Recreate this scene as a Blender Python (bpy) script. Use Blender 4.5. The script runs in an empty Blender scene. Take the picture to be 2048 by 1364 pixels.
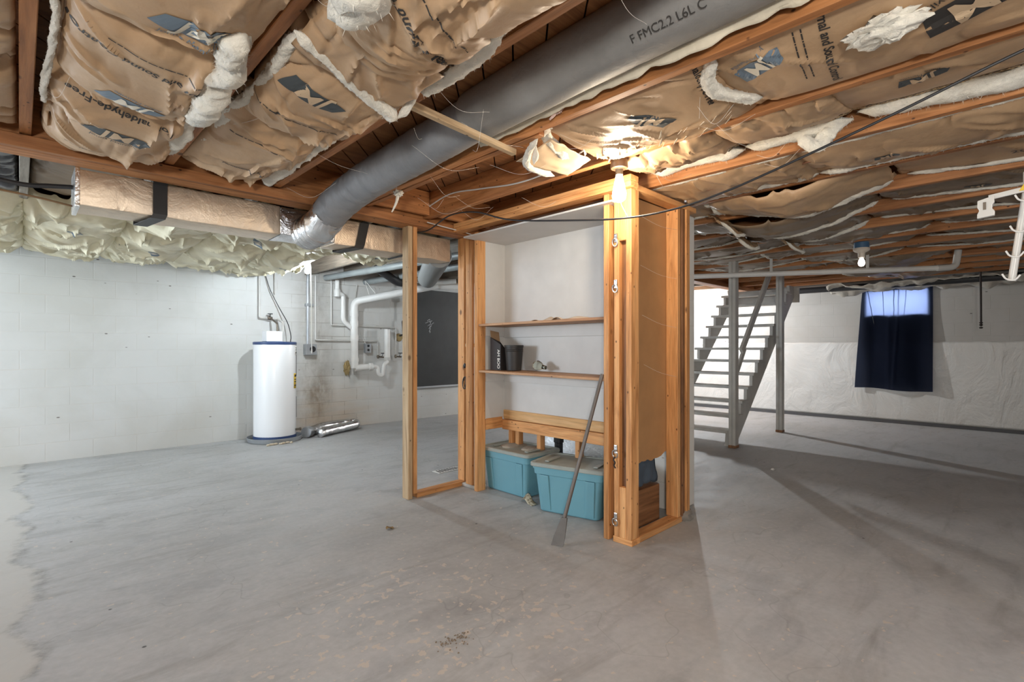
import bpy, bmesh, math, random
from mathutils import Vector, Matrix, noise
R = math.radians
scene = bpy.context.scene
col = scene.collection
random.seed(7)

# ---------------------------------------------------------------- camera, world, exposure
cam_d = bpy.data.cameras.new('camera')
cam = bpy.data.objects.new('camera', cam_d)
col.objects.link(cam)
cam.location = (0, 0, 1.25)
cam.rotation_euler = (R(90), 0, R(-44.272))
cam_d.sensor_width = 36
cam_d.lens = 36 * 1010 / 2048
cam_d.shift_y = 13 / 2048
cam_d.clip_start = .02
scene.camera = cam

world = bpy.data.worlds.new('world')
scene.world = world
world.use_nodes = True
world.node_tree.nodes['Background'].inputs[0].default_value = (.55, .7, 1, 1)
world.node_tree.nodes['Background'].inputs[1].default_value = .6

vs = scene.view_settings
vs.view_transform = 'Standard'
vs.look = 'None'
vs.gamma = 1
vs.use_curve_mapping = False
vs.exposure = 0.0
scene.cycles.use_denoising = True
scene.cycles.max_bounces = 7
scene.cycles.diffuse_bounces = 5
scene.cycles.sample_clamp_indirect = 6
scene.cycles.caustics_reflective = False
scene.cycles.caustics_refractive = False

def area_light(name, loc, target, sx, sy, power, color):
    d = bpy.data.lights.new(name, 'AREA')
    d.shape = 'RECTANGLE'; d.size = sx; d.size_y = sy; d.energy = power; d.color = color
    o = bpy.data.objects.new(name, d)
    col.objects.link(o)
    o.location = loc
    o.rotation_euler = (Vector(target) - Vector(loc)).to_track_quat('-Z', 'Y').to_euler()
    return o
# daylight through the curtained window and two added, unseen windows
area_light('daylight_right', (10.95, 1.54, 2.3), (10.0, 1.54, 1.9), .9, .6, 95, (.72, .82, 1))
area_light('fill_daylight_left', (-4.0, 5.6, 1.6), (1.5, 5.8, .2), 1.8, 1.2, 290, (.76, .88, 1))
area_light('fill_daylight_rear', (2.0, -3.9, 1.9), (2.0, 1.0, .8), 1.7, .9, 45, (.95, .97, 1))

# added fill light behind the camera; its lamp and stand, built below, are unseen
area_light('added_fill_light', (-1.15, -.95, 1.42), (2.6, 2.4, 2.1), .3, .3, 80, (1, .97, .92))

# ---------------------------------------------------------------- helpers
def sm(e0, e1, x):
    t = max(0, min(1, (x - e0) / (e1 - e0)))
    return t * t * (3 - 2 * t)

def nz(x, y, z=0.0):
    return noise.noise((x, y, z))

def spline(pts, n=8):
    """Catmull-Rom through the points"""
    P = [Vector(p) for p in pts]
    if len(P) < 3:
        return P
    Q = [P[0] * 2 - P[1]] + P + [P[-1] * 2 - P[-2]]
    out = []
    for i in range(1, len(Q) - 2):
        for k in range(n):
            t = k / n
            a, b, c, d = Q[i - 1], Q[i], Q[i + 1], Q[i + 2]
            out.append(.5 * ((2 * b) + (c - a) * t + (2 * a - 5 * b + 4 * c - d) * t * t + (3 * b - a - 3 * c + d) * t ** 3))
    out.append(P[-1])
    return out

class MB:
    def __init__(s):
        s.v = []; s.f = []
    def add(s, v, f):
        o = len(s.v)
        s.v += [Vector(p) for p in v]
        s.f += [[i + o for i in q] for q in f]
        return s
    def box(s, x0, x1, y0, y1, z0, z1):
        return s.add([(x, y, z) for x in (x0, x1) for y in (y0, y1) for z in (z0, z1)],
                     [(0, 1, 3, 2), (4, 6, 7, 5), (0, 4, 5, 1), (2, 3, 7, 6), (0, 2, 6, 4), (1, 5, 7, 3)])
    def obox(s, c, size, rot):
        m = rot.to_3x3()
        c = Vector(c)
        vs_ = [c + m @ Vector((x * size[0] / 2, y * size[1] / 2, z * size[2] / 2)) for x in (-1, 1) for y in (-1, 1) for z in (-1, 1)]
        return s.add(vs_, [(0, 1, 3, 2), (4, 6, 7, 5), (0, 4, 5, 1), (2, 3, 7, 6), (0, 2, 6, 4), (1, 5, 7, 3)])
    def tube(s, pts, r, n=10, caps=True, rf=None, flat=1.0, up=None):
        P = [Vector(p) for p in pts]
        T = []
        for i in range(len(P)):
            a = P[max(0, i - 1)]; b = P[min(len(P) - 1, i + 1)]
            T.append((b - a).normalized())
        u = Vector(up) if up else Vector((0, 0, 1))
        if abs(T[0].dot(u)) > .95:
            u = Vector((1, 0, 0))
        nrm = (u - T[0] * u.dot(T[0])).normalized()
        verts = []
        for i, p in enumerate(P):
            nrm = (nrm - T[i] * nrm.dot(T[i])).normalized()
            bn = T[i].cross(nrm)
            rr = r[i] if isinstance(r, (list, tuple)) else r
            for k in range(n):
                a = 2 * math.pi * k / n
                q = rr if rf is None else rr * rf(i, k, p)
                verts.append(p + nrm * math.cos(a) * q * flat + bn * math.sin(a) * q)
        faces = []
        for i in range(len(P) - 1):
            for k in range(n):
                k2 = (k + 1) % n
                faces.append((i * n + k, i * n + k2, (i + 1) * n + k2, (i + 1) * n + k))
        if caps:
            faces.append(tuple(range(n - 1, -1, -1)))
            faces.append(tuple((len(P) - 1) * n + k for k in range(n)))
        return s.add(verts, faces)
    def lathe(s, prof, c=(0, 0, 0), n=24, rot=None):
        c = Vector(c); verts = []
        m = rot.to_3x3() if rot else Matrix.Identity(3)
        for r, z in prof:
            for k in range(n):
                a = 2 * math.pi * k / n
                verts.append(c + m @ Vector((r * math.cos(a), r * math.sin(a), z)))
        faces = []
        for i in range(len(prof) - 1):
            for k in range(n):
                k2 = (k + 1) % n
                faces.append((i * n + k, i * n + k2, (i + 1) * n + k2, (i + 1) * n + k))
        if prof[0][0] > 1e-4: faces.append(tuple(range(n - 1, -1, -1)))
        if prof[-1][0] > 1e-4: faces.append(tuple((len(prof) - 1) * n + k for k in range(n)))
        return s.add(verts, faces)
    def grid(s, nu, nv, fn, flip=False):
        verts = [fn(i / nu, j / nv) for j in range(nv + 1) for i in range(nu + 1)]
        w = nu + 1
        faces = []
        for j in range(nv):
            for i in range(nu):
                q = (j * w + i, j * w + i + 1, (j + 1) * w + i + 1, (j + 1) * w + i)
                faces.append(q[::-1] if flip else q)
        return s.add(verts, faces)
    def blob(s, c, rad, seed=0, amp=.35, fr=2.0, lat=12, lon=18, shaggy=0.0):
        c = Vector(c); verts = []; faces = []
        for i in range(lat + 1):
            th = math.pi * i / lat
            for k in range(lon):
                a = 2 * math.pi * k / lon
                d = Vector((math.sin(th) * math.cos(a), math.sin(th) * math.sin(a), math.cos(th)))
                q = 1 + amp * noise.noise(d * fr + Vector((seed, seed * 2, 0))) + amp * .5 * noise.noise(d * fr * 2.7 + Vector((seed, 3, 1)))
                if shaggy: q += shaggy * noise.noise(d * fr * 7 + Vector((0, seed, 5)))
                verts.append(c + Vector((d.x * rad[0], d.y * rad[1], d.z * rad[2])) * q)
        for i in range(lat):
            for k in range(lon):
                k2 = (k + 1) % lon
                faces.append((i * lon + k, (i + 1) * lon + k, (i + 1) * lon + k2, i * lon + k2))
        return s.add(verts, faces)
    def build(s, name, mat, parent=None, smooth=False, bevel=0, solid=0, sharp=40):
        vs_ = s.v
        if parent is not None:
            org = Vector(parent['org'])
            loc = Vector((0, 0, 0))
        else:
            lo = [min(p[i] for p in vs_) for i in range(3)]; hi = [max(p[i] for p in vs_) for i in range(3)]
            org = Vector(((lo[0] + hi[0]) / 2, (lo[1] + hi[1]) / 2, lo[2]))
            loc = org
        me = bpy.data.meshes.new(name)
        bm = bmesh.new()
        bv = [bm.verts.new(p - org) for p in vs_]
        for q in s.f:
            try: bm.faces.new([bv[i] for i in q])
            except ValueError: pass
        bmesh.ops.remove_doubles(bm, verts=bm.verts, dist=1e-5)
        bmesh.ops.recalc_face_normals(bm, faces=bm.faces) if not solid else None
        if bevel:
            bmesh.ops.bevel(bm, geom=[e for e in bm.edges if len(e.link_faces) == 2 and e.calc_face_angle(0) > .6], offset=bevel, segments=2, affect='EDGES', profile=.6)
        bm.to_mesh(me); bm.free()
        if smooth:
            me.polygons.foreach_set('use_smooth', [True] * len(me.polygons))
            me.set_sharp_from_angle(angle=R(sharp))
        me.materials.append(mat)
        o = bpy.data.objects.new(name, me)
        col.objects.link(o)
        o.location = loc
        o['org'] = tuple(org)
        if parent is not None: o.parent = parent
        if solid:
            md = o.modifiers.new('solid', 'SOLIDIFY'); md.thickness = solid; md.offset = 0
        return o

def tag(o, label, cat, group=None, kind=None):
    o['label'] = label; o['category'] = cat
    if group: o['group'] = group
    if kind: o['kind'] = kind
    return o
def thing(name, label, cat, loc, group=None):
    o = bpy.data.objects.new(name, None)
    o.empty_display_size = .1
    col.objects.link(o)
    o.location = loc; o['org'] = tuple(loc)
    return tag(o, label, cat, group)
def struct(o):
    o['kind'] = 'structure'
    return o

# ---------------------------------------------------------------- materials
def new_mat(name):
    m = bpy.data.materials.new(name); m.use_nodes = True
    nt = m.node_tree
    return m, nt, nt.nodes['Principled BSDF']
def nd(nt, typ, **kw):
    n = nt.nodes.new(typ)
    for k, v in kw.items():
        if k.startswith('_'): setattr(n, k[1:], v)
        else:
            try: n.inputs[k].default_value = v
            except KeyError: n.inputs[int(k[1:])].default_value = v
    return n
def coords(nt, scale=(1, 1, 1), rot=(0, 0, 0), which='Object'):
    tc = nt.nodes.new('ShaderNodeTexCoord')
    mp = nd(nt, 'ShaderNodeMapping', Scale=scale, Rotation=rot)
    nt.links.new(tc.outputs[which], mp.inputs['Vector'])
    return mp.outputs[0]
def tex_noise(nt, vec, scale, detail=4, rough=.55, dist=0.0):
    n = nd(nt, 'ShaderNodeTexNoise', Scale=scale, Detail=detail, Roughness=rough, Distortion=dist)
    nt.links.new(vec, n.inputs['Vector'])
    return n.outputs['Fac']
def ramp(nt, fac, stops):
    r = nt.nodes.new('ShaderNodeValToRGB')
    el = r.color_ramp.elements
    while len(el) < len(stops): el.new(.5)
    for e, (p, c) in zip(el, stops):
        e.position = p
        e.color = (*c, 1) if not isinstance(c, (int, float)) else (c, c, c, 1)
    nt.links.new(fac, r.inputs['Fac'])
    return r.outputs['Color']
def mix(nt, fac, a, b, mode='MIX'):
    n = nt.nodes.new('ShaderNodeMix'); n.data_type = 'RGBA'; n.blend_type = mode
    for sock, val in ((n.inputs[0], fac), (n.inputs[6], a), (n.inputs[7], b)):
        if isinstance(val, (int, float)): sock.default_value = val
        elif isinstance(val, tuple): sock.default_value = (*val, 1)
        else: nt.links.new(val, sock)
    return n.outputs[2]
def math_n(nt, op, a, b=0.0):
    n = nt.nodes.new('ShaderNodeMath'); n.operation = op
    for sock, val in ((n.inputs[0], a), (n.inputs[1], b)):
        if isinstance(val, (int, float)): sock.default_value = val
        else: nt.links.new(val, sock)
    return n.outputs[0]
def bump(nt, bsdf, h, strength=.3, dist=.01, prev=None):
    b = nd(nt, 'ShaderNodeBump', Strength=strength, Distance=dist)
    nt.links.new(h, b.inputs['Height'])
    if prev: nt.links.new(prev, b.inputs['Normal'])
    nt.links.new(b.outputs[0], bsdf.inputs['Normal'])
    return b.outputs[0]
def plain(name, c, rough=.6, metal=0, bumpy=0, bscale=40, vary=0):
    m, nt, b = new_mat(name)
    b.inputs['Base Color'].default_value = (*c, 1)
    b.inputs['Roughness'].default_value = rough
    b.inputs['Metallic'].default_value = metal
    if bumpy or vary:
        v = coords(nt)
        f = tex_noise(nt, v, bscale)
        if bumpy: bump(nt, b, f, bumpy, .005)
        if vary:
            f2 = tex_noise(nt, v, 5, 5)
            nt.links.new(mix(nt, 1.0, c, ramp(nt, f2, [(.3, (1 - vary,) * 3), (.7, (1 + vary * .3,) * 3)]), 'MULTIPLY'), b.inputs['Base Color'])
    return m
def wood(name, c_dark, c_mid, c_light, rough=.6, dots=True):
    m, nt, b = new_mat(name)
    tc = nt.nodes.new('ShaderNodeTexCoord')
    oi = nt.nodes.new('ShaderNodeObjectInfo')
    off = nd(nt, 'ShaderNodeVectorMath', _operation='MULTIPLY')
    off.inputs[1].default_value = (13, 17, 29)
    nt.links.new(oi.outputs['Random'], off.inputs[0])
    ad = nd(nt, 'ShaderNodeVectorMath', _operation='ADD')
    nt.links.new(tc.outputs['Object'], ad.inputs[0]); nt.links.new(off.outputs[0], ad.inputs[1])
    mp = nd(nt, 'ShaderNodeMapping', Scale=(.9, 11, 11)); nt.links.new(ad.outputs[0], mp.inputs['Vector'])
    mp2 = nd(nt, 'ShaderNodeMapping', Scale=(3, 60, 60)); nt.links.new(ad.outputs[0], mp2.inputs['Vector'])
    f1 = tex_noise(nt, mp.outputs[0], 1.6, 5, .6, 1.2)
    f2 = tex_noise(nt, mp2.outputs[0], 1.5, 3, .6)
    c = ramp(nt, f1, [(.28, c_dark), (.5, c_mid), (.75, c_light)])
    c = mix(nt, .35, c, ramp(nt, f2, [(.3, (.45, .45, .45)), (.6, (1.1, 1.1, 1.1))]), 'MULTIPLY')
    # tone differs from board to board
    tone = ramp(nt, oi.outputs['Random'], [(0, (.78, .74, .7)), (.5, (1, 1, 1)), (1, (1.16, 1.14, 1.1))])
    c = mix(nt, .8, c, tone, 'MULTIPLY')
    if dots:
        mp3 = nd(nt, 'ShaderNodeMapping', Scale=(1.0, 1.6, 1.6)); nt.links.new(ad.outputs[0], mp3.inputs['Vector'])
        vo = nd(nt, 'ShaderNodeTexVoronoi', Scale=11); nt.links.new(mp3.outputs[0], vo.inputs['Vector'])
        k = ramp(nt, vo.outputs['Distance'], [(.06, 1.0), (.11, 0.0)])
        c = mix(nt, k, c, tuple(x * .35 for x in c_dark))
        vo2 = nd(nt, 'ShaderNodeTexVoronoi', Scale=3.2); nt.links.new(mp3.outputs[0], vo2.inputs['Vector'])
        k2 = ramp(nt, vo2.outputs['Distance'], [(.05, 1.0), (.10, 0.0)])
        c = mix(nt, k2, c, tuple(x * .5 for x in c_dark))
    nt.links.new(c, b.inputs['Base Color'])
    b.inputs['Roughness'].default_value = rough
    bump(nt, b, f2, .25, .003)
    return m

W_JOIST = wood('joist_wood', (.20, .075, .022), (.42, .175, .06), (.56, .27, .11))
W_STUD = wood('stud_wood', (.38, .16, .05), (.64, .31, .115), (.78, .44, .19))
W_PALE = wood('pale_wood', (.36, .23, .12), (.58, .42, .25), (.70, .54, .35))
W_DARK = wood('dark_wood', (.10, .045, .018), (.24, .11, .045), (.36, .18, .08))
W_DECK = wood('deck_wood', (.15, .058, .02), (.28, .12, .045), (.38, .18, .07), dots=False)  # darkened: shade in the duct bay is put into the whole deck's colour
W_GREY = wood('grey_wood', (.12, .10, .08), (.24, .21, .17), (.36, .33, .28), dots=False)  # greyer wood for the joists beyond the girder
W_PAINT = plain('painted_wood', (.50, .48, .44), .5, 0, .15, 60, .18)

def concrete():
    m, nt, b = new_mat('concrete')
    v = coords(nt)
    big = tex_noise(nt, v, .55, 6, .6, .4)
    med = tex_noise(nt, coords(nt, (1, 2.2, 1), (0, 0, .7)), 2.2, 7, .65, .6)
    fine = tex_noise(nt, v, 28, 5, .6)
    c = ramp(nt, big, [(.3, (.36, .36, .352)), (.5, (.435, .442, .445)), (.68, (.475, .487, .50))])
    c = mix(nt, .55, c, ramp(nt, med, [(.3, (.66, .66, .67)), (.5, (1, 1, 1)), (.7, (1.10, 1.09, 1.07))]), 'MULTIPLY')
    c = mix(nt, .35, c, ramp(nt, fine, [(.3, (.75, .75, .75)), (.7, (1.1, 1.1, 1.1))]), 'MULTIPLY')
    # scuffed darker sweeps
    sw = tex_noise(nt, coords(nt, (.8, 3.2, 1), (0, 0, 1.15)), 1.3, 6, .62, 1.5)
    c = mix(nt, ramp(nt, sw, [(.54, 0.0), (.74, .42)]), c, (.20, .185, .165))
    # flaked paint, strongest in the worn middle of the floor
    sep = nt.nodes.new('ShaderNodeSeparateXYZ'); nt.links.new(coords(nt), sep.inputs[0])
    dx = math_n(nt, 'SUBTRACT', sep.outputs[0], 1.35); dy = math_n(nt, 'SUBTRACT', sep.outputs[1], 1.9)
    d2 = math_n(nt, 'ADD', math_n(nt, 'MULTIPLY', dx, dx), math_n(nt, 'MULTIPLY', dy, dy))
    worn = ramp(nt, d2, [(.1, 1.0), (.85, 0.0)])
    fl = tex_noise(nt, v, 21, 3, .55, .3)
    fl2 = tex_noise(nt, v, 3.2, 2, .5)
    thr = math_n(nt, 'ADD', math_n(nt, 'MULTIPLY', worn, .075), math_n(nt, 'MULTIPLY', fl2, .13))
    fm = math_n(nt, 'GREATER_THAN', math_n(nt, 'ADD', fl, thr), .742)
    c = mix(nt, math_n(nt, 'MULTIPLY', fm, .8), c, (.56, .50, .43))
    # small dark specks
    vo = nd(nt, 'ShaderNodeTexVoronoi', Scale=3.6); nt.links.new(v, vo.inputs['Vector'])
    c = mix(nt, ramp(nt, vo.outputs['Distance'], [(.025, .8), (.035, 0.0)]), c, (.04, .035, .03))
    # crack lines
    vc = nd(nt, 'ShaderNodeTexVoronoi', Scale=.55, _feature='DISTANCE_TO_EDGE')
    wn = nt.nodes.new('ShaderNodeTexNoise'); wn.inputs['Scale'].default_value = 2.5; nt.links.new(v, wn.inputs['Vector'])
    va = nd(nt, 'ShaderNodeVectorMath', _operation='ADD'); nt.links.new(v, va.inputs[0]); nt.links.new(wn.outputs['Color'], va.inputs[1])
    nt.links.new(va.outputs[0], vc.inputs['Vector'])
    c = mix(nt, ramp(nt, vc.outputs['Distance'], [(.0008, .22), (.003, 0.0)]), c, (.12, .11, .10))
    # paler later pour along the left, with a crumbled dark joint
    jag = tex_noise(nt, v, 1.5, 6, .6)
    xj = math_n(nt, 'ADD', sep.outputs[0], math_n(nt, 'MULTIPLY', math_n(nt, 'SUBTRACT', jag, .5), .55))
    c = mix(nt, ramp(nt, xj, [(0.0, .75), (.045, 0.0)]), c, (.50, .49, .46))
    edge = math_n(nt, 'ABSOLUTE', math_n(nt, 'SUBTRACT', xj, .03))
    em = math_n(nt, 'MULTIPLY', ramp(nt, edge, [(.0, 1.0), (.05, 0.0)]), ramp(nt, tex_noise(nt, v, 9, 5, .7), [(.42, 0.0), (.66, .6)]))
    c = mix(nt, em, c, (.10, .095, .08))
    nt.links.new(c, b.inputs['Base Color'])
    nt.links.new(ramp(nt, med, [(.3, .55), (.7, .75)]), b.inputs['Roughness'])
    bump(nt, b, med, .18, .01)
    return m
M_FLOOR = concrete()

def block_wall(name, base, stain_c, stain_x=None, axis=0, tint=(.6, .55, .48), lo=.3):
    m, nt, b = new_mat(name)
    tc = nt.nodes.new('ShaderNodeTexCoord')
    sep = nt.nodes.new('ShaderNodeSeparateXYZ'); nt.links.new(tc.outputs['Object'], sep.inputs[0])
    cb = nt.nodes.new('ShaderNodeCombineXYZ')
    nt.links.new(sep.outputs[axis], cb.inputs[0]); nt.links.new(sep.outputs[2], cb.inputs[1])
    br = nd(nt, 'ShaderNodeTexBrick', Scale=1.0, **{'Mortar Size': .006, 'Mortar Smooth': .6, 'Brick Width': .405, 'Row Height': .203})
    nt.links.new(cb.outputs[0], br.inputs['Vector'])
    v = tc.outputs['Object']
    n1 = tex_noise(nt, v, 1.1, 6, .6, .5)
    n2 = tex_noise(nt, v, 22, 5, .6)
    c = mix(nt, .6, base, ramp(nt, n1, [(.32, (.82, .81, .77)), (.6, (1, 1, 1))]), 'MULTIPLY')
    n3 = tex_noise(nt, coords(nt, (1, 1, 6)), 1.7, 6, .65, .4)
    mort = math_n(nt, 'MULTIPLY', br.outputs['Fac'], ramp(nt, n3, [(.45, .04), (.74, .45)]))
    c = mix(nt, mort, c, tint)
    # chips and dark specks
    vo = nd(nt, 'ShaderNodeTexVoronoi', Scale=3.1); nt.links.new(coords(nt, (1, 1, 2.2)), vo.inputs['Vector'])
    c = mix(nt, ramp(nt, vo.outputs['Distance'], [(.034, .9), (.055, 0.0)]), c, (.09, .08, .07))
    # grime rising from the foot of the wall
    low = ramp(nt, math_n(nt, 'ADD', sep.outputs[2], math_n(nt, 'MULTIPLY', n1, .5)), [(.32, lo), (.95, 0.0)])
    c = mix(nt, low, c, stain_c)
    if stain_x is not None:
        # water stain running down under a pipe
        dx = math_n(nt, 'ABSOLUTE', math_n(nt, 'SUBTRACT', math_n(nt, 'ADD', sep.outputs[axis], math_n(nt, 'MULTIPLY', n3, .25)), stain_x + .125))
        col_m = ramp(nt, dx, [(.05, 1.0), (.34, 0.0)])
        zz = ramp(nt, sep.outputs[2], [(.05, .6), (.35, 1.0)])
        zt = ramp(nt, sep.outputs[2], [(.62, 1.0), (.95, .5)])
        st = math_n(nt, 'MULTIPLY', math_n(nt, 'MULTIPLY', col_m, math_n(nt, 'MULTIPLY', zz, zt)), ramp(nt, tex_noise(nt, coords(nt, (1, 1, .5)), 7, 6, .7), [(.34, 0.15), (.62, 1.0)]))
        c = mix(nt, st, c, (.17, .135, .10))
        wide = ramp(nt, math_n(nt, 'ABSOLUTE', math_n(nt, 'SUBTRACT', sep.outputs[axis], stain_x + .2)), [(.25, .75), (1.0, 0.0)])
        wm = math_n(nt, 'MULTIPLY', math_n(nt, 'MULTIPLY', wide, ramp(nt, sep.outputs[2], [(.2, 1.0), (.85, .15)])), ramp(nt, n3, [(.35, .3), (.65, 1.0)]))
        c = mix(nt, wm, c, (.55, .44, .33))
        cr = math_n(nt, 'MULTIPLY', math_n(nt, 'MULTIPLY', wide, br.outputs['Fac']), ramp(nt, n3, [(.45, .1), (.7, 1.0)]))
        c = mix(nt, cr, c, (.12, .10, .08))
    nt.links.new(c, b.inputs['Base Color'])
    b.inputs['Roughness'].default_value = .62
    h = math_n(nt, 'ADD', math_n(nt, 'MULTIPLY', br.outputs['Fac'], -1.0), math_n(nt, 'MULTIPLY', n2, .35))
    bump(nt, b, h, .28, .007)
    return m
M_WALL_L = block_wall('white_block_wall', (.61, .62, .61), (.48, .44, .38), 3.20, 0)
M_WALL_R = block_wall('grey_block_wall', (.50, .485, .46), (.36, .33, .30), None, 1, (.40, .38, .35), .25)
M_PILLAR = block_wall('pillar_block', (.70, .68, .64), (.55, .5, .45), None, 0)

def poly_sheet():
    m, nt, b = new_mat('white_plastic_sheet')
    v = coords(nt)
    a = tex_noise(nt, coords(nt, (1, .9, .7), (.5, 0, 0)), 2.0, 4, .6, 2.0)
    f = tex_noise(nt, v, 14, 3, .6, 1.0)
    c = mix(nt, .4, (.70, .69, .66), ramp(nt, a, [(.3, (.84, .84, .84)), (.6, (1, 1, 1))]), 'MULTIPLY')
    nt.links.new(c, b.inputs['Base Color'])
    b.inputs['Roughness'].default_value = .33
    bump(nt, b, math_n(nt, 'ADD', a, math_n(nt, 'MULTIPLY', f, .12)), .5, .05)
    return m
M_SHEET = poly_sheet()

def kraft(name, c0, c1, speck=True):
    m, nt, b = new_mat(name)
    v = coords(nt)
    f = tex_noise(nt, coords(nt, (1, 4, 1)), 9, 5, .6)
    g = tex_noise(nt, v, 2.6, 4, .6)
    w = tex_noise(nt, v, 26, 4, .6, .8)
    c = ramp(nt, g, [(.3, c0), (.7, c1)])
    c = mix(nt, .25, c, ramp(nt, f, [(.3, (.8, .8, .8)), (.7, (1.08, 1.08, 1.08))]), 'MULTIPLY')
    nt.links.new(c, b.inputs['Base Color'])
    b.inputs['Roughness'].default_value = .48
    n = bump(nt, b, g, .25, .03)
    bump(nt, b, w, .22, .006, n)
    return m
M_KRAFT = kraft('kraft_paper', (.43, .275, .155), (.53, .36, .215))
M_KRAFT_PALE = kraft('pale_kraft_paper', (.66, .60, .42), (.76, .71, .53))  # lit copy of the kraft: bulb glare beyond the girder put into colour
M_KRAFT_DARK = kraft('dark_shaded_kraft', (.19, .135, .09), (.27, .195, .125))  # darker copy of the kraft: dimness of the far right bays put into colour
def fiber(name, c):
    m, nt, b = new_mat(name)
    v = coords(nt)
    f = tex_noise(nt, v, 60, 6, .7, .6); g = tex_noise(nt, v, 9, 4, .6)
    nt.links.new(mix(nt, .45, c, ramp(nt, g, [(.3, (.72, .70, .64)), (.65, (1, 1, 1))]), 'MULTIPLY'), b.inputs['Base Color'])
    b.inputs['Roughness'].default_value = .95
    try:
        b.inputs['Sheen Weight'].default_value = .4
    except KeyError: pass
    bump(nt, b, math_n(nt, 'ADD', f, math_n(nt, 'MULTIPLY', g, .8)), .8, .012)
    return m
M_FIBER = fiber('white_fiberglass', (.86, .82, .72))
M_FIBER_PINK = fiber('pink_fiberglass', (.72, .50, .44))
M_INK = plain('black_ink', (.035, .032, .03), .6)
M_LOGO = plain('grey_ink', (.055, .065, .07), .55)
M_LOGO_BLUE = plain('faded_blue_ink', (.15, .20, .25), .55)
M_PAPERLIGHT = plain('bare_paper', (.58, .43, .28), .6)
M_PAPERWHITE = plain('bare_white_paper', (.72, .66, .54), .6)

def foil(name, c, rough, grid=True, metal=1.0, crk=.5):
    m, nt, b = new_mat(name)
    v = coords(nt)
    f = tex_noise(nt, v, 7, 5, .6, 1.2); g = tex_noise(nt, v, 38, 3, .6)
    h = math_n(nt, 'ADD', f, math_n(nt, 'MULTIPLY', g, .25))
    if grid:
        br = nd(nt, 'ShaderNodeTexChecker', Scale=90); nt.links.new(v, br.inputs['Vector'])
        h = math_n(nt, 'ADD', h, math_n(nt, 'MULTIPLY', br.outputs['Fac'], .10))
    nt.links.new(mix(nt, .5, c, ramp(nt, f, [(.3, (.7, .7, .7)), (.6, (1, 1, 1))]), 'MULTIPLY'), b.inputs['Base Color'])
    b.inputs['Metallic'].default_value = metal
    b.inputs['Roughness'].default_value = rough
    bump(nt, b, h, crk, .012)
    return m
M_FOIL = foil('duct_foil', (.76, .63, .49), .42, True, .8, .5)  # copper tint paints in warm light reflected on the duct's face
M_FOIL2 = foil('crinkled_foil', (.80, .80, .80), .25, False, 1.0, .9)
M_FOILB = foil('foil_board', (.86, .88, .90), .42, True, .45, 1.0)

def fabric(name, c, scale=(1, 1, 1), fr=14, amt=.5, rough=.75):
    m, nt, b = new_mat(name)
    f = tex_noise(nt, coords(nt, scale), fr, 5, .6, .5); g = tex_noise(nt, coords(nt), 3, 5, .65)
    nt.links.new(mix(nt, .6, c, ramp(nt, g, [(.3, (.6, .6, .6)), (.65, (1.05, 1.05, 1.05))]), 'MULTIPLY'), b.inputs['Base Color'])
    b.inputs['Roughness'].default_value = rough
    bump(nt, b, f, amt, .01)
    return m
M_WRAP = fabric('grey_duct_wrap', (.27, .265, .255), (1, 1, 1), 22, .3, .6)
M_WRAP2 = fabric('grey_duct_jacket', (.24, .245, .255), (1, 7, 1), 6, .5, .5)
M_TORN = fabric('torn_facing', (.70, .62, .48), (1, 2, 1), 14, .5, .8)
M_BLACK = plain('black_strap', (.012, .012, .013), .45)
M_RUBBER = plain('black_rubber', (.02, .02, .022), .5)
M_DRYWALL = plain('white_drywall', (.62, .61, .59), .55, 0, .08, 60, .07)
M_HARDB = plain('brown_hardboard', (.42, .22, .09), .6, 0, .1, 30, .15)
M_WHITEP = plain('white_pvc', (.78, .77, .74), .35, 0, 0, 40, .08)
M_PIPE_W = plain('painted_pipe', (.60, .59, .56), .5, 0, 0, 40, .1)
M_GALV = plain('galvanized_steel', (.42, .44, .46), .45, .6, .1, 30, .15)
M_STEEL = plain('bright_steel', (.65, .64, .62), .3, 1.0)
M_BRASS = plain('valve_bronze', (.18, .15, .12), .45, .7)
M_ENAMEL = plain('white_enamel', (.84, .85, .86), .22)
M_BLUE = plain('blue_plastic', (.03, .06, .16), .4)
M_YELLOW = plain('yellow_label', (.72, .48, .03), .5)
M_WHITEPAPER = plain('white_label', (.75, .74, .70), .6)
M_TEAL = plain('teal_plastic', (.155, .355, .43), .38, 0, .05, 90)
M_LID = plain('dusty_lid_plastic', (.34, .37, .34), .5, 0, .06, 50, .22)
M_DUST = plain('dust', (.42, .37, .30), .9, 0, .3, 60, .2)
M_BAR = plain('weathered_steel', (.16, .14, .125), .5, .5, .2, 60, .3)
M_BLADE = plain('scraped_steel', (.17, .16, .15), .6, .0, .2, 30, .3)
M_POT = plain('black_pot', (.028, .026, .025), .55, 0, .1, 40, .3)
M_BOX = plain('black_box', (.022, .018, .018), .5)
M_BROWNCARD = plain('brown_card', (.35, .22, .12), .7)
M_CHALK = plain('blackboard', (.028, .03, .03), .6, 0, .05, 20, .25)
M_CHALKW = plain('chalk', (.45, .45, .45), .9)
M_SLATE = plain('slate_blue_cloth', (.06, .085, .115), .8, 0, .2, 30, .2)
M_FOAM = plain('yellow_foam', (.40, .30, .14), .9, 0, .6, 60, .35)
M_ROPE = plain('dark_rope', (.03, .022, .02), .8)
M_PORC = plain('porcelain', (.62, .55, .47), .35)
M_CLEARP = plain('milky_plastic', (.62, .61, .58), .3)
M_WEB = plain('cobweb', (.75, .72, .66), .8)
M_MUD = plain('dry_mud', (.27, .21, .15), .95, 0, .5, 80, .3)
M_DARK = plain('dark_backing', (.02, .017, .015), .9)
M_DIRTW = plain('grey_steel_duct', (.33, .36, .36), .5, .3, .1, 20, .2)

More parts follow.
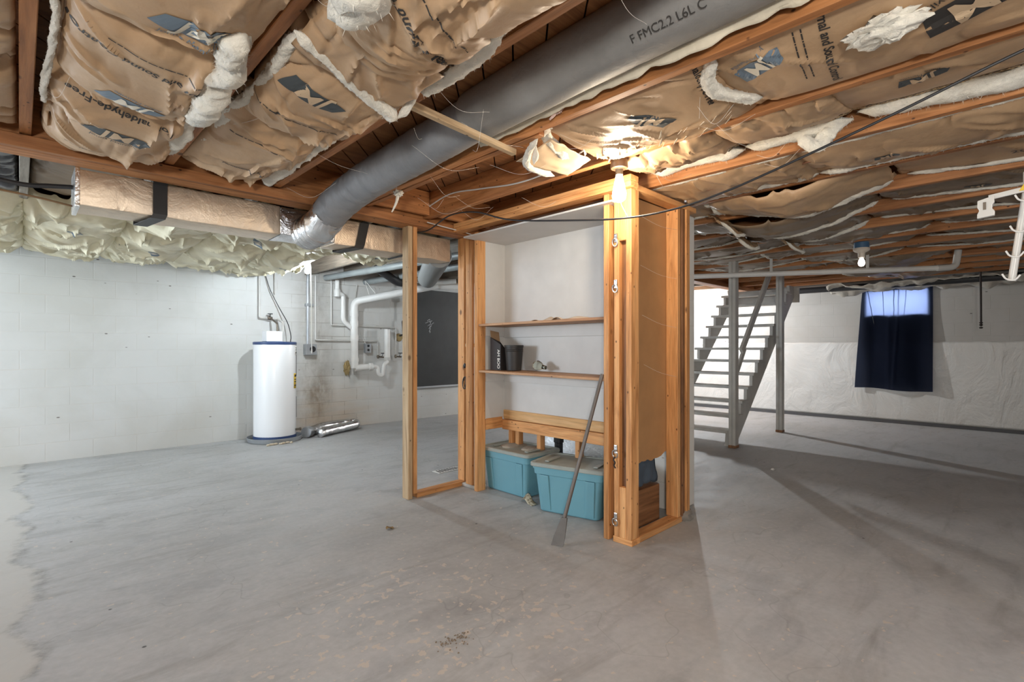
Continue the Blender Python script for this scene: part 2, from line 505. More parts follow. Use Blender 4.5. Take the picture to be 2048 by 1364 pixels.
def curtain_mat():
    m, nt, b = new_mat('navy_curtain')
    out = nt.nodes['Material Output']
    b.inputs['Base Color'].default_value = (.004, .006, .013, 1)
    b.inputs['Roughness'].default_value = .9
    b.inputs['Specular IOR Level'].default_value = .1
    tr = nd(nt, 'ShaderNodeBsdfTranslucent'); tr.inputs['Color'].default_value = (.20, .24, .38, 1)
    ms = nt.nodes.new('ShaderNodeMixShader'); ms.inputs[0].default_value = .30
    nt.links.new(b.outputs[0], ms.inputs[1]); nt.links.new(tr.outputs[0], ms.inputs[2])
    nt.links.new(ms.outputs[0], out.inputs['Surface'])
    return m
M_CURTAIN = curtain_mat()
def glass_mat():
    m, nt, b = new_mat('window_glass')
    out = nt.nodes['Material Output']
    t = nt.nodes.new('ShaderNodeBsdfTransparent'); g = nt.nodes.new('ShaderNodeBsdfGlossy'); g.inputs['Roughness'].default_value = .05
    ms = nt.nodes.new('ShaderNodeMixShader'); ms.inputs[0].default_value = .07
    nt.links.new(t.outputs[0], ms.inputs[1]); nt.links.new(g.outputs[0], ms.inputs[2])
    nt.links.new(ms.outputs[0], out.inputs['Surface'])
    return m
M_GLASS = glass_mat()
def glow(name, c, s):
    m, nt, b = new_mat(name)
    b.inputs['Base Color'].default_value = (*c, 1)
    b.inputs['Emission Color'].default_value = (*c, 1)
    b.inputs['Emission Strength'].default_value = s
    return m

# ---------------------------------------------------------------- bulbs
def bulb_mesh(c, shape):
    mb = MB()
    if shape == 'edison':      # tapered, widest low, blunt point
        prof = [(.014, .055), (.020, .045), (.022, .03), (.029, 0), (.037, -.04), (.039, -.065), (.034, -.082), (.018, -.095), (.0001, -.10)]
    else:
        prof = [(.013, .05), (.017, .035), (.027, .015), (.031, -.008), (.027, -.028), (.016, -.040), (.0001, -.044)]
    mb.lathe(prof, c, 18)
    A = 0
    for (r0, z0), (r1, z1) in zip(prof, prof[1:]):
        A += math.pi * (r0 + r1) * math.hypot(r1 - r0, z1 - z0)
    return mb, A
def bulb(label, c, power, color, shape='round', socket_top=None, sock_mat=None, name='light_bulb', group=None):
    t = thing(name, label, 'light', (c[0], c[1], c[2]), group)
    mb, A = bulb_mesh(c, shape)
    mb.build('bulb', glow('bulb_glow_%d' % power, color, power / (math.pi * A)), t, True)
    zt = .055 if shape == 'edison' else .05
    s = MB(); top = socket_top or c[2] + zt + .05
    s.lathe([(.012, c[2] + zt - .004), (.021, c[2] + zt), (.022, c[2] + zt + .03), (.028, c[2] + zt + .034), (.028, top - .008), (.018, top)], (c[0], c[1], 0), 16)
    s.build('socket', sock_mat or M_BRASS, t, True)
    if shape == 'edison':
        d = MB(); d.lathe([(.02, c[2] + .085), (.046, c[2] + .092), (.050, c[2] + .10), (.046, top), (.0001, top)], (c[0], c[1], 0), 20); d.build('ceiling_cap', plain('brown_bakelite', (.10, .055, .03), .4), t, True)
    return t
WARM = (1, .84, .64)
COOL = (.83, .93, 1)
bulb('glowing tapered bare bulb hanging beside the corner posts of the closet', (2.44, 1.63, 2.175), 25, WARM, 'edison', 2.318)
lb = bulb('small glowing bare bulb with a long pull cord near the water heater', (2.44, 5.97, 2.165), 76, COOL, 'round', 2.319, M_PORC)
s = MB(); s.tube([(2.47, 5.96, 2.24), (2.478, 5.955, 2.0), (2.482, 5.95, 1.22)], .006, 6)
s.lathe([(.004, 1.18), (.010, 1.20), (.008, 1.23)], (2.482, 5.95, 0), 8)
s.build('pull_cord', M_WHITEPAPER, lb, True)
bulb('bare bulb behind the closet near the foot of the stairs', (9.095, 4.75, 2.15), 260, (.95, .98, 1), 'round', 2.319, M_PORC)
bulb('added unseen bare bulb on a joist at the left end of the basement', (-1.19, 5.0, 2.17), 45, COOL, 'round', 2.32, M_PORC)  # unseen bulb, added for the bright left end
bulb('added bare bulb on a joist behind the camera', (.625, -1.2, 2.17), 62, (1, .93, .82), 'round', 2.32, M_PORC)  # unseen bulb, added as fill from behind
# right fixture: blue box, porcelain holder, dim bulb
t = thing('ceiling_light', 'porcelain lamp holder on a blue box with a dim bulb near the dark curtain', 'light', (6.15, 1.20, 2.32))
MB().lathe([(.065, 2.32), (.067, 2.30), (.067, 2.262), (.062, 2.26)], (6.15, 1.2, 0), 20).build('junction_box', plain('blue_box', (.05, .12, .22), .5), t, True)
MB().lathe([(.072, 2.262), (.074, 2.245), (.06, 2.23), (.032, 2.215), (.03, 2.17), (.024, 2.165)], (6.15, 1.2, 0), 20).build('holder', M_PORC, t, True)
mb, A = bulb_mesh((6.15, 1.2, 2.12), 'round')
mb.build('bulb', glow('dim_bulb', (1, .95, .88), 5), t, True)

# ---------------------------------------------------------------- setting
ZJ, ZD = 2.32, 2.53         # underside of the joists, underside of the deck
SP = .605
JX = lambda i: .02 + SP * i
XR, YL, XB, YF = 10.35, 7.5, -3.6, -3.5
struct(MB().box(XB - .2, XR + .2, YF - .2, YL + .2, -.12, 0).build('floor', M_FLOOR))
bpy.data.objects['floor'].data.transform(Matrix.Translation((bpy.data.objects['floor'].location)))
bpy.data.objects['floor'].location = (0, 0, 0)
def wall(name, mb, mat):
    o = mb.build(name, mat)
    o.data.transform(Matrix.Translation(o.location)); o.location = (0, 0, 0)
    return struct(o)
wall('wall_left', MB().box(XB, XR + .2, YL, YL + .2, 0, 2.62), M_WALL_L)
w = MB(); X0, X1 = XR, XR + .2
w.box(X0, X1, YF, 1.10, 0, 2.62); w.box(X0, X1, 1.98, YL, 0, 2.62); w.box(X0, X1, 1.10, 1.98, 0, 1.76); w.box(X0, X1, 1.10, 1.98, 2.24, 2.62)
wall('wall_right', w, M_WALL_R)
w = MB(); w.box(XB - .2, XB, YF, 4.6, 0, 2.62); w.box(XB - .2, XB, 6.6, YL + .2, 0, 2.62); w.box(XB - .2, XB, 4.6, 6.6, 0, .8); w.box(XB - .2, XB, 4.6, 6.6, 2.2, 2.62)
wall('wall_rear', w, M_WALL_L)
w = MB(); w.box(XB, 1.1, YF - .2, YF, 0, 2.62); w.box(2.9, XR + .2, YF - .2, YF, 0, 2.62); w.box(1.1, 2.9, YF - .2, YF, 0, 1.3); w.box(1.1, 2.9, YF - .2, YF, 2.25, 2.62)
wall('wall_front', w, M_WALL_R)
# window openings: frame and pane
def window(name, x0, x1, y0, y1, z0, z1, thin):
    m = MB(); fw = .045
    if thin == 'x':
        m.box(x0, x1, y0, y0 + fw, z0, z1); m.box(x0, x1, y1 - fw, y1, z0, z1); m.box(x0, x1, y0 + fw, y1 - fw, z0, z0 + fw); m.box(x0, x1, y0 + fw, y1 - fw, z1 - fw, z1)
    else:
        m.box(x0, x0 + fw, y0, y1, z0, z1); m.box(x1 - fw, x1, y0, y1, z0, z1); m.box(x0 + fw, x1 - fw, y0, y1, z0, z0 + fw); m.box(x0 + fw, x1 - fw, y0, y1, z1 - fw, z1)
    o = struct(m.build(name, M_WHITEP))
    g = MB()
    if thin == 'x': g.box((x0 + x1) / 2 - .003, (x0 + x1) / 2 + .003, y0 + fw, y1 - fw, z0 + fw, z1 - fw)
    else: g.box(x0 + fw, x1 - fw, (y0 + y1) / 2 - .003, (y0 + y1) / 2 + .003, z0 + fw, z1 - fw)
    g.build('pane', M_GLASS, o)
window('window_1', XR + .002, XR + .05, 1.10, 1.98, 1.76, 2.24, 'x')
window('window_added_left', XB - .12, XB - .06, 4.6, 6.6, .8, 2.2, 'x')  # unseen window, added for the cool daylight on the left
window('window_added_behind', 1.1, 2.9, YF - .12, YF - .06, 1.3, 2.25, 'y')  # unseen window, added to let in fill from behind the camera

# plank deck overhead, laid on the diagonal with open joints
dk = MB()
def clip_poly(poly, a, b, c, keep):
    out = []
    for i in range(len(poly)):
        p, q = poly[i], poly[(i + 1) % len(poly)]
        dp, dq = a * p[0] + b * p[1] - c, a * q[0] + b * q[1] - c
        if keep * dp >= 0: out.append(p)
        if dp * dq < 0:
            tt = dp / (dp - dq); out.append((p[0] + (q[0] - p[0]) * tt, p[1] + (q[1] - p[1]) * tt))
    return out
s2 = math.sqrt(.5)
k = -8.0
while k < 11:
    rect = [(XB, YF), (XR, YF), (XR, YL), (XB, YL)]
    p = clip_poly(clip_poly(rect, s2, -s2, k, 1), s2, -s2, k + .132, -1)
    if len(p) >= 3:
        n = len(p)
        dk.add([(x, y, ZD) for x, y in p] + [(x, y, ZD + .02) for x, y in p], [tuple(range(n)), tuple(range(2 * n - 1, n - 1, -1))] + [(i, (i + 1) % n, n + (i + 1) % n, n + i) for i in range(n)])
    k += .140
m_deck = W_DECK
o = dk.build('ceiling', m_deck); struct(o)
struct(MB().box(XB - .2, XR + .2, YF - .2, YL + .2, ZD + .035, ZD + .09).build('ceiling', M_DARK))

# ---------------------------------------------------------------- lumber
def board(name, p0, p1, w, h, mat, label=None, cat=None, group=None, parent=None, up=(0, 0, 1), bevel=.003):
    """a stick from p0 to p1, w wide and h high, grain along its length"""
    p0, p1 = Vector(p0), Vector(p1)
    d = (p1 - p0); L = d.length; x = d.normalized()
    u = Vector(up)
    if abs(x.dot(u)) > .98: u = Vector((0, 1, 0))
    y = u.cross(x).normalized(); z = x.cross(y)
    mb = MB().box(-L / 2, L / 2, -w / 2, w / 2, -h / 2, h / 2)
    me = bpy.data.meshes.new(name); bm = bmesh.new()
    bv = [bm.verts.new(v) for v in mb.v]
    for q in mb.f: bm.faces.new([bv[i] for i in q])
    bmesh.ops.recalc_face_normals(bm, faces=bm.faces)
    if bevel: bmesh.ops.bevel(bm, geom=bm.edges[:], offset=bevel, segments=1, affect='EDGES')
    bm.to_mesh(me); bm.free()
    me.materials.append(mat)
    o = bpy.data.objects.new(name, me); col.objects.link(o)
    M = Matrix((x, y, z)).transposed().to_4x4()
    c = (p0 + p1) / 2
    o['org'] = tuple(c)
    if parent is not None:
        o.parent = parent; c = c - Vector(parent['org'])
    o.matrix_local = Matrix.Translation(c) @ M
    if label: tag(o, label, cat, group)
    return o

board('girder', (XB, 3.615, 2.39), (XR, 3.615, 2.39), .13, .28, W_JOIST, 'heavy reddish wooden girder crossing the room above the silver duct', 'beam', bevel=.004)
board('ledger_strip', (XB, 3.527, 2.282), (XR, 3.527, 2.282), .045, .064, W_JOIST, 'narrow wooden ledger strip nailed along the lower edge of the girder', 'board')
ORD = ['first', 'second', 'third', 'fourth', 'fifth', 'sixth', 'seventh', 'eighth', 'ninth', 'tenth', 'eleventh', 'twelfth', 'thirteenth', 'fourteenth', 'fifteenth', 'sixteenth', 'seventeenth', 'eighteenth', 'nineteenth', 'twentieth']
jl = {0: 'brownish ceiling joist at the far left edge of the picture', 1: 'ceiling joist with fluffy insulation edges, second from the left',
      2: 'ceiling joist left of the round grey duct, with a lath nailed under it', 3: 'dark reddish ceiling joist right of the round grey duct',
      4: 'pale lit ceiling joist that the tapered bulb hangs from', 5: 'broad orange lit ceiling joist just right of the tapered bulb'}
for i in range(0, 17):
    lab = jl.get(i, '%s orange ceiling joist counted from the joist carrying the tapered bulb' % ORD[i - 4] if i > 5 else '')
    board('ceiling_joist', (JX(i), YF, (ZJ + ZD) / 2), (JX(i), 3.548, (ZJ + ZD) / 2), .045, ZD - ZJ - .002, W_JOIST, lab, 'joist', 'ceiling joists in front of the girder')
for i in range(-2, 16):
    lab = 'joist beyond the girder, %s from the left edge, leading to the white wall' % ORD[i + 2]
    board('ceiling_joist', (JX(i), 3.682, (ZJ + ZD) / 2), (JX(i), YL, (ZJ + ZD) / 2), .045, ZD - ZJ - .002, W_GREY, lab, 'joist', 'ceiling joists beyond the girder')
board('sister_joist', (1.888, 1.72, 2.42), (1.888, 3.548, 2.42), .04, .2, W_JOIST, 'short doubled joist beside the round duct, ending at a torn batt', 'joist')
board('blocking', (2.475, 3.40, 2.425), (3.02, 3.40, 2.425), .04, .205, W_JOIST, 'wooden blocking between joists above the closet opening', 'board')
board('blocking', (1.915, 3.46, 2.43), (2.41, 3.46, 2.43), .04, .19, W_JOIST, 'wooden blocking between joists beside the round duct elbow', 'board')
board('wood_lath', (1.13, 1.83, 2.281), (1.84, 1.87, 2.262), .034, .03, W_PALE, 'pale loose lath nailed under a joist and crossing below the round duct', 'board')

# ---------------------------------------------------------------- ducts
# round duct, two lengths with an elbow into the square trunk
t = thing('round_duct', 'long round grey wrapped duct running between two joists to the square duct', 'duct', (1.65, 1.5, 2.42))
def ring(amp, f):
    return lambda i, k, p: 1 + amp * nz(p.x * 6 + k * .31, p.y * f, p.z * 6 + math.sin(k * .7)) 
P = spline([(1.65, -2.2, 2.47), (1.65, -.6, 2.465), (1.65, .5, 2.455), (1.65, 1.3, 2.44), (1.65, 1.96, 2.415)], 22)
dr = MB(); dr.tube(P, .122, 30, True, ring(.05, 3)); dr.build('insulated_sleeve', M_WRAP, t, True)
P = spline([(1.65, 1.80, 2.418), (1.65, 2.4, 2.39), (1.645, 2.9, 2.36), (1.62, 3.2, 2.31), (1.575, 3.36, 2.235), (1.55, 3.45, 2.17)], 22)
def crease(i, k, p):
    a = 2 * math.pi * k / 30
    return 1 + .10 * (1 - abs(nz(p.y * 16 + math.sin(a) * 1.1, math.cos(a) * .8, 3))) * sm(1.9, 2.6, p.y) - .02 + .03 * nz(p.y * 5, a)
dr = MB(); dr.tube(P, .112, 30, True, crease); dr.build('flexible_jacket', M_WRAP2, t, True, sharp=60)
P = spline([(1.555, 3.43, 2.185), (1.545, 3.50, 2.14), (1.54, 3.57, 2.11)], 12)
dr = MB(); dr.tube(P, .12, 28, True, lambda i, k, p: 1 + .07 * nz(p.y * 22, k * .5)); dr.build('foil_tape', M_FOIL2, t, True, sharp=60)
P = spline([(1.54, 3.55, 2.115), (1.535, 3.65, 2.105), (1.53, 3.765, 2.10)], 10)
dr = MB(); dr.tube(P, [.118 + .006 * math.sin(i * 1.4) for i in range(len(P))], 28, True); dr.build('collar', M_FOIL2, t, True, sharp=60)
# torn strip of facing hanging along the sleeve
def torn(u, v):
    y = -1.0 + 3.05 * u
    w = .03 + .035 * abs(nz(u * 9, 4)) + .02 * nz(u * 40, 8)
    zc = 2.465 - .018 * max(0, y)
    return Vector((1.745 + .012 * nz(u * 14, 2) + .02 * v, y, zc - .078 - w * v + .012 * nz(u * 26, v * 3)))
tr = MB(); tr.grid(150, 4, torn); tr.build('torn_facing', M_TORN, t, True, solid=.003)

t = thing('square_duct', 'rectangular foil wrapped trunk duct hung under the girder', 'duct', (1.5, 3.88, 2.05))
def duct_body(x0, x1, dz):
    m = MB()
    n = 46
    def sec(x):
        w = .006 * nz(x * 5, 1); w2 = .006 * nz(x * 7, 5)
        return [(x, 3.75 + w, 2.055 + dz + w2), (x, 4.02 + w, 2.055 + dz - w2), (x, 4.02 + w2, 2.262 + dz), (x, 3.75 + w2, 2.262 + dz + w)]
    vv = []; ff = []
    for i in range(n + 1):
        vv += sec(x0 + (x1 - x0) * i / n)
    for i in range(n):
        for k in range(4):
            k2 = (k + 1) % 4
            ff.append((i * 4 + k, i * 4 + k2, (i + 1) * 4 + k2, (i + 1) * 4 + k))
    ff += [(3, 2, 1, 0), tuple(n * 4 + k for k in range(4))]
    return m.add(vv, ff)
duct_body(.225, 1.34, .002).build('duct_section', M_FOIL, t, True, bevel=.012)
duct_body(1.335, 1.745, .004).build('transition', M_FOIL2, t, True, bevel=.02)
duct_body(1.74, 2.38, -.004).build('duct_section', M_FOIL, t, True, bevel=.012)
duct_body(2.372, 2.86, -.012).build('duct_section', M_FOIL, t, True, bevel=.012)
m = MB(); m.box(.222, .245, 3.742, 4.03, 2.046, 2.27); m.build('end_seam', M_FOIL2, t, bevel=.006)
m = MB(); m.box(2.366, 2.386, 3.742, 4.03, 2.04, 2.262); m.build('joint_tape', M_BLACK, t, bevel=.003)
# black hanger straps
def strap(label, x, lean):
    m = MB(); w = .037
    path = [(x + lean, 3.675 - .075, 2.262), (x + lean * .9, 3.66, 2.252), (x + lean * .8, 3.738, 2.25), (x, 3.738, 2.07), (x - .01, 3.742, 2.043), (x - .06, 4.03, 2.040), (x - .06, 4.034, 2.26)]
    path = path[2:] if not lean else path[1:]
    path = [(path[0][0], 3.705, 2.28)] + path
    v = []; f = []
    for (px, py, pz) in path:
        v += [(px - w, py, pz), (px + w, py, pz)]
    for i in range(len(path) - 1):
        f.append((2 * i, 2 * i + 1, 2 * i + 3, 2 * i + 2))
    return tag(m.add(v, f).build('hanger_strap', M_BLACK, solid=.004), label, 'strap', 'duct hanger straps')
strap('wide black strap carrying the left end of the square duct', .62, 0)
strap('slanting black strap carrying the square duct right of the round duct', 1.95, .05)
# grey return duct seen past the studs
M_DIM = plain('grey_hose', (.20, .205, .20), .6)
t = thing('flexible_duct', 'fat grey ribbed flexible duct seen above the dark board between studs', 'duct', (3.3, 4.6, 2.1))
P = [(2.84 + .012 * i, 3.9 + .02 * i, 2.12 + .0 * i) for i in range(70)]
m = MB(); m.tube(P, [.115 + .008 * (i % 2) for i in range(70)], 22); m.build('hose', M_DIM, t, True, sharp=70)

# ---------------------------------------------------------------- lettering
def lettering(name, text, size, P, mat, parent, seg=.02, shear=0, bold=0.0, align='CENTER'):
    cu = bpy.data.curves.new('txt', 'FONT'); cu.body = text; cu.size = size; cu.align_x = align; cu.align_y = 'CENTER'; cu.shear = shear; cu.offset = bold
    ob = bpy.data.objects.new('txt', cu)
    me = bpy.data.meshes.new_from_object(ob)
    bpy.data.objects.remove(ob); bpy.data.curves.remove(cu)
    bm = bmesh.new(); bm.from_mesh(me); bpy.data.meshes.remove(me)
    bmesh.ops.triangulate(bm, faces=bm.faces)
    for _ in range(5):
        ed = [e for e in bm.edges if e.calc_length() > seg]
        if not ed: break
        bmesh.ops.subdivide_edges(bm, edges=ed, cuts=1)
        bmesh.ops.triangulate(bm, faces=bm.faces)
    bm.verts.index_update()
    mb = MB(); mb.add([P(v.co.x, v.co.y) for v in bm.verts], [[v.index for v in f.verts] for f in bm.faces])
    bm.free()
    return mb.build(name, mat, parent)

def on_sleeve(x, y):
    a = R(50) - y / .127
    return Vector((1.65 - .1285 * math.cos(a), .86 - x, 2.449 - .1285 * math.sin(a)))
lettering('handwriting', 'F FMC2.2 L6L C', .042, on_sleeve, M_INK, bpy.data.objects['round_duct'], .01)

def on_paper(zf, cx, cy, rx, ry, off):
    """text frame on a batt: r is the reading direction in plan, seen from below"""
    l = math.hypot(rx, ry); rx, ry = rx / l, ry / l
    ux, uy = ry, -rx              # r x u points down
    def P(x, y):
        X, Y = cx + rx * x + ux * y, cy + ry * x + uy * y
        return Vector((X, Y, zf(X, Y) - off))
    return P
def logo(zf, parent, cx, cy, rx, ry, size, ink, paper, sub=True):
    """the maker's mark on the facing: dark slanted block, two light letters, a line below"""
    P = on_paper(zf, cx, cy, rx, ry, .003)
    m = MB(); W, H = size * 1.15, size * .5
    def g(u, v):
        y = -H / 2 + H * v
        x = -W / 2 + W * u + .28 * y
        if u < .25: y = y * (.65 + 1.4 * u)
        return P(x, y)
    m.grid(14, 7, g)
    o = m.build('logo', ink, parent)
    P2 = on_paper(zf, cx, cy, rx, ry, .005)
    lettering('logo_letters', 'JM', size * .58, P2, paper, o, .02, .10, .010 * size)
    if sub:
        l = math.hypot(rx, ry); ux, uy = ry / l, -rx / l
        P3 = on_paper(zf, cx - ux * size * .36, cy - uy * size * .36, rx, ry, .003)
        lettering('maker_name', 'Johns Manville', size * .16, P3, ink, o, .02)
    return o
def words(zf, parent, text, cx, cy, rx, ry, size, ink=None, bold=0.0):
    if text[0] == '-': size, bold = size * 1.5, .0015     # small print too fine to read
    return lettering('printing', text, size, on_paper(zf, cx, cy, rx, ry, .003), ink or M_INK, parent, .02, 0, bold)

# ---------------------------------------------------------------- insulation
def fluff(name, pts, r, parent=None, seed=0, mat=None, flat=1.0, amp=.45, n=20, step=None, hair=True):
    """ragged roll of glass wool along a path, with loose fibres standing off it"""
    Q = [Vector(p) for p in pts]
    ln = sum((b - a).length for a, b in zip(Q, Q[1:]))
    k = max(6, int(ln / max(.009, r * .28) / max(1, len(Q) - 1)))
    P = spline(Q, k) if len(Q) > 2 else [Q[0] + (Q[1] - Q[0]) * i / k for i in range(k + 1)]
    L = len(P)
    def rf(i, k, p):
        a = 2 * math.pi * k / n
        c, d = math.cos(a), math.sin(a)
        e = min(1, (i + .3) / 5, (L - 1 - i + .3) / 5)
        return max(.10, e) * (.92 + amp * 1.25 * nz(p.x * 6 + c * .5, p.y * 6 + d * .5, seed) + amp * .75 * nz(p.x * 17 + c, p.y * 17 + d, p.z * 13 + seed) + amp * .6 * nz(p.x * 48 + c * 2.5, p.y * 48 + d * 2.5, seed + 9) + amp * .3 * nz(p.x * 110 + c * 6, p.y * 110 + d * 6, seed + 4))
    m = MB(); m.tube(P, r, n, True, rf, flat)
    if hair:
        g = random.Random(seed * 31 + len(pts))
        base = list(m.v); nv = len(base)
        for _ in range(int(ln * 700) + 10):
            q = g.randrange(nv); p = base[q]; c = P[min(L - 1, q // n)]
            d = (p - c)
            if d.length < 1e-4: continue
            d = d.normalized() + Vector((g.uniform(-.8, .8), g.uniform(-.8, .8), g.uniform(-.9, .5)))
            l = min(.022, r * g.uniform(.12, .45))
            s_ = Vector((g.uniform(-1, 1), g.uniform(-1, 1), g.uniform(-1, 1))).normalized() * .0009
            m.add([p - s_, p + s_, p + d.normalized() * l], [(0, 1, 2)])
    return m.build(name, mat or M_FIBER, parent, True, sharp=75)

def batt(label, x0, x1, y0, y1, zl, zr, d, seed, wr=.012, fx=3.0, fy=9.0, tuck=.06, pw=.55, mat=None, res=.016, sway=0.0, group='kraft faced insulation batts', skewx=0.0, fold=0.0, sag=0.0, cen=.10, folds=(), cat=0.0):
    cx, cy = (x0 + x1) / 2, (y0 + y1) / 2
    t = thing('insulation_batt', label, 'insulation', (cx, cy, min(zl, zr) - d), group)
    L = max(.1, y1 - y0)
    g0 = random.Random(seed)
    FL = []          # long pressed folds: start, direction, length, depth, width, bend
    for (ax, ua, ub, va, vb, cnt, amp, wid) in folds:
        for _ in range(cnt):
            px = x0 + (x1 - x0) * g0.uniform(ua, ub); py = y0 + L * g0.uniform(va, vb)
            a = {'y': math.pi / 2, 'x': 0, 'd': math.pi / 4, 'e': -math.pi / 4}[ax] + g0.uniform(-.28, .28)
            if g0.random() < .5: a += math.pi
            FL.append((px, py, math.cos(a), math.sin(a), (.30 if ax != 'x' else .24) * g0.uniform(.6, 1.4), amp * g0.uniform(.5, 1.2), wid * g0.uniform(.6, 1.4), g0.uniform(-.8, .8), 1 if g0.random() < .5 else -1))
    def zf(x, y):
        u = max(0, min(1, (x - x0) / (x1 - x0))); v = max(0, min(1, (y - y0) / L))
        b = (4 * u * (1 - u)) ** pw
        e = max(0, 1 - abs(2 * v - 1) ** 5) ** .6
        wx = x + .05 * nz(y * 3.1, seed) + sway * .05 * (y - y0); wy = y + .05 * nz(x * 3.3, seed + 5)
        n1 = nz(wx * fx + seed, wy * fy, seed * 1.7)
        n2 = nz(wx * fx * 2.1 - seed, wy * fy * 2.3, seed)
        q3 = nz(x * 2.2 + seed, y * 2.6 + seed, 3)
        ends = abs(2 * v - 1) ** 4
        mask = cen + (1 - cen) * max(sm(.55, .95, u), sm(.28, .0, u), ends)
        p1 = sm(-.18, .22, nz(x * 3.7 + seed, y * 3.1, seed + 2)); p2 = sm(-.05, .3, nz(x * 5.1, y * 5.7 + seed, seed + 7))
        z = zl + (zr - zl) * u - d * b * (.3 + .7 * e) * (1 + .28 * q3) + tuck * (1 - e)
        z += wr * mask * (1.5 * p1 * math.exp(-abs(n1) / .045) - 1.1 * abs(n1) * (.3 + .7 * p1))
        z += wr * .5 * mask * (1.2 * p2 * math.exp(-abs(n2) / .05) - .9 * abs(n2) * p2)
        for (px, py, ca_, sa_, ln, am, wd, bd, sd_) in FL:
            dx, dy = x - px, y - py
            t_ = (dx * ca_ + dy * sa_) / ln
            if -.5 < t_ < .5:
                c_ = ((-dx * sa_ + dy * ca_) - bd * t_ * t_ * ln * .35) / wd * sd_
                if -1 < c_ < 4:
                    z -= am * (1 - 4 * t_ * t_) * (math.exp(-c_ * 1.2) if c_ > 0 else max(0, 1 + c_ * 3.5))
        if cat: z -= cat * max(0, math.sin(math.pi * v)) ** 1.4
        if sag: z -= sag * (4 * u * (1 - u)) ** .7 * sm(1 - .34 / L, 1, v)
        if fold:
            z += fold * max(0, math.sin((y * 1.0 + .25 * nz(x * 3, y * 2, seed)) * 2 * math.pi / .34 + seed)) ** 3
        return z
    nu, nv = max(10, int((x1 - x0) / res)), max(10, int(L / res))
    def g(u, v):
        x = x0 + (x1 - x0) * u; y = y0 + L * v
        yy = y + skewx * (u - .5) + .012 * nz(u * 7, v * 3, seed)
        return Vector((x, yy, zf(x, y)))
    m = MB(); m.grid(nu, nv, g)
    m.build('paper_facing', mat or M_KRAFT, t, True, solid=.0015, sharp=70)
    return t, zf
H = SP / 2
def bay(i): return JX(i) + .024, JX(i + 1) - .024

# bay 0 : three pillowed batts reading across the bay
x0, x1 = bay(0)
t, zf = batt('kraft batt with a faded blue logo at the top left of the ceiling', x0 - .02, x1, 1.20, 2.02, 2.36, 2.35, .13, 11, .03, 7, 1.6, .05, res=.010, folds=(('y', .55, .95, .1, .9, 9, .022, .035), ('x', .1, .9, .75, 1, 4, .02, .03), ('d', 0, .3, .2, .9, 4, .02, .03)))
logo(zf, t, .40, 1.80, 1, .12, .20, M_LOGO_BLUE, M_PAPERWHITE)
t, zf = batt('upside down printed kraft batt in the leftmost ceiling bay, middle of three', x0 + .05, x1, 1.93, 2.66, 2.36, 2.36, .15, 23, .036, 7, 1.5, .08, res=.009, folds=(('y', .60, .95, .15, .9, 13, .030, .035), ('d', 0, .25, .2, .9, 6, .022, .03), ('x', .2, .8, .8, 1, 4, .02, .03)))
words(zf, t, 'Thermal and Sound Control', .34, 2.16, -1, -.15, .042, None, .0008)
words(zf, t, '-- ---- - --- ----- -- ---- --- ------ -- ---', .34, 2.09, -1, -.15, .013)
logo(zf, t, .32, 2.50, -1, -.2, .17, M_LOGO_BLUE, M_PAPERWHITE)
fluff('fiberglass_edge', [(.50, 1.72, 2.27), (.52, 1.9, 2.235), (.525, 2.08, 2.25), (.53, 2.25, 2.22), (.54, 2.45, 2.25), (.57, 2.6, 2.31)], .052, t, 3, None, 1.1)
t, zf = batt('kraft batt with an upright dark logo hanging over the square duct', x0 + .03, x1 - .02, 2.58, 3.50, 2.37, 2.36, .15, 37, .036, 7, 1.4, .08, res=.009, folds=(('y', .62, .97, .1, .95, 13, .032, .038), ('d', 0, .25, .1, .9, 7, .024, .03), ('e', .0, .3, .0, .4, 4, .02, .03)))
logo(zf, t, .315, 2.90, 1, .06, .19, M_LOGO, M_PAPERLIGHT)
words(zf, t, 'Formaldehyde-Free', .315, 2.70, -1, -.12, .048, None, .001)
words(zf, t, '-- ---- - --- ----- -- ---- --- ------ -- ---', .30, 3.24, 1, .1, .014)
fluff('fiberglass_edge', [(.55, 2.62, 2.30), (.56, 2.9, 2.27), (.565, 3.1, 2.29), (.58, 3.3, 2.33)], .030, t, 5)
# crumpled paper at the far left, before the first joist
t, zf = batt('crumpled kraft paper batt cut by the left edge of the picture', JX(-1) + .03, JX(0) - .03, 1.9, 3.45, 2.33, 2.35, .08, 51, .05, 6, 5, .03, folds=(('y', 0, 1, 0, 1, 8, .03, .04), ('x', 0, 1, 0, 1, 6, .03, .04)))
t2 = tag(fluff('insulation_tuft', [(.075, 2.0, 2.32), (.082, 2.3, 2.30), (.07, 2.7, 2.30), (.075, 3.0, 2.32)], .013, None, 15), 'thin pale wisp of fiberglass along the leftmost joist', 'insulation')
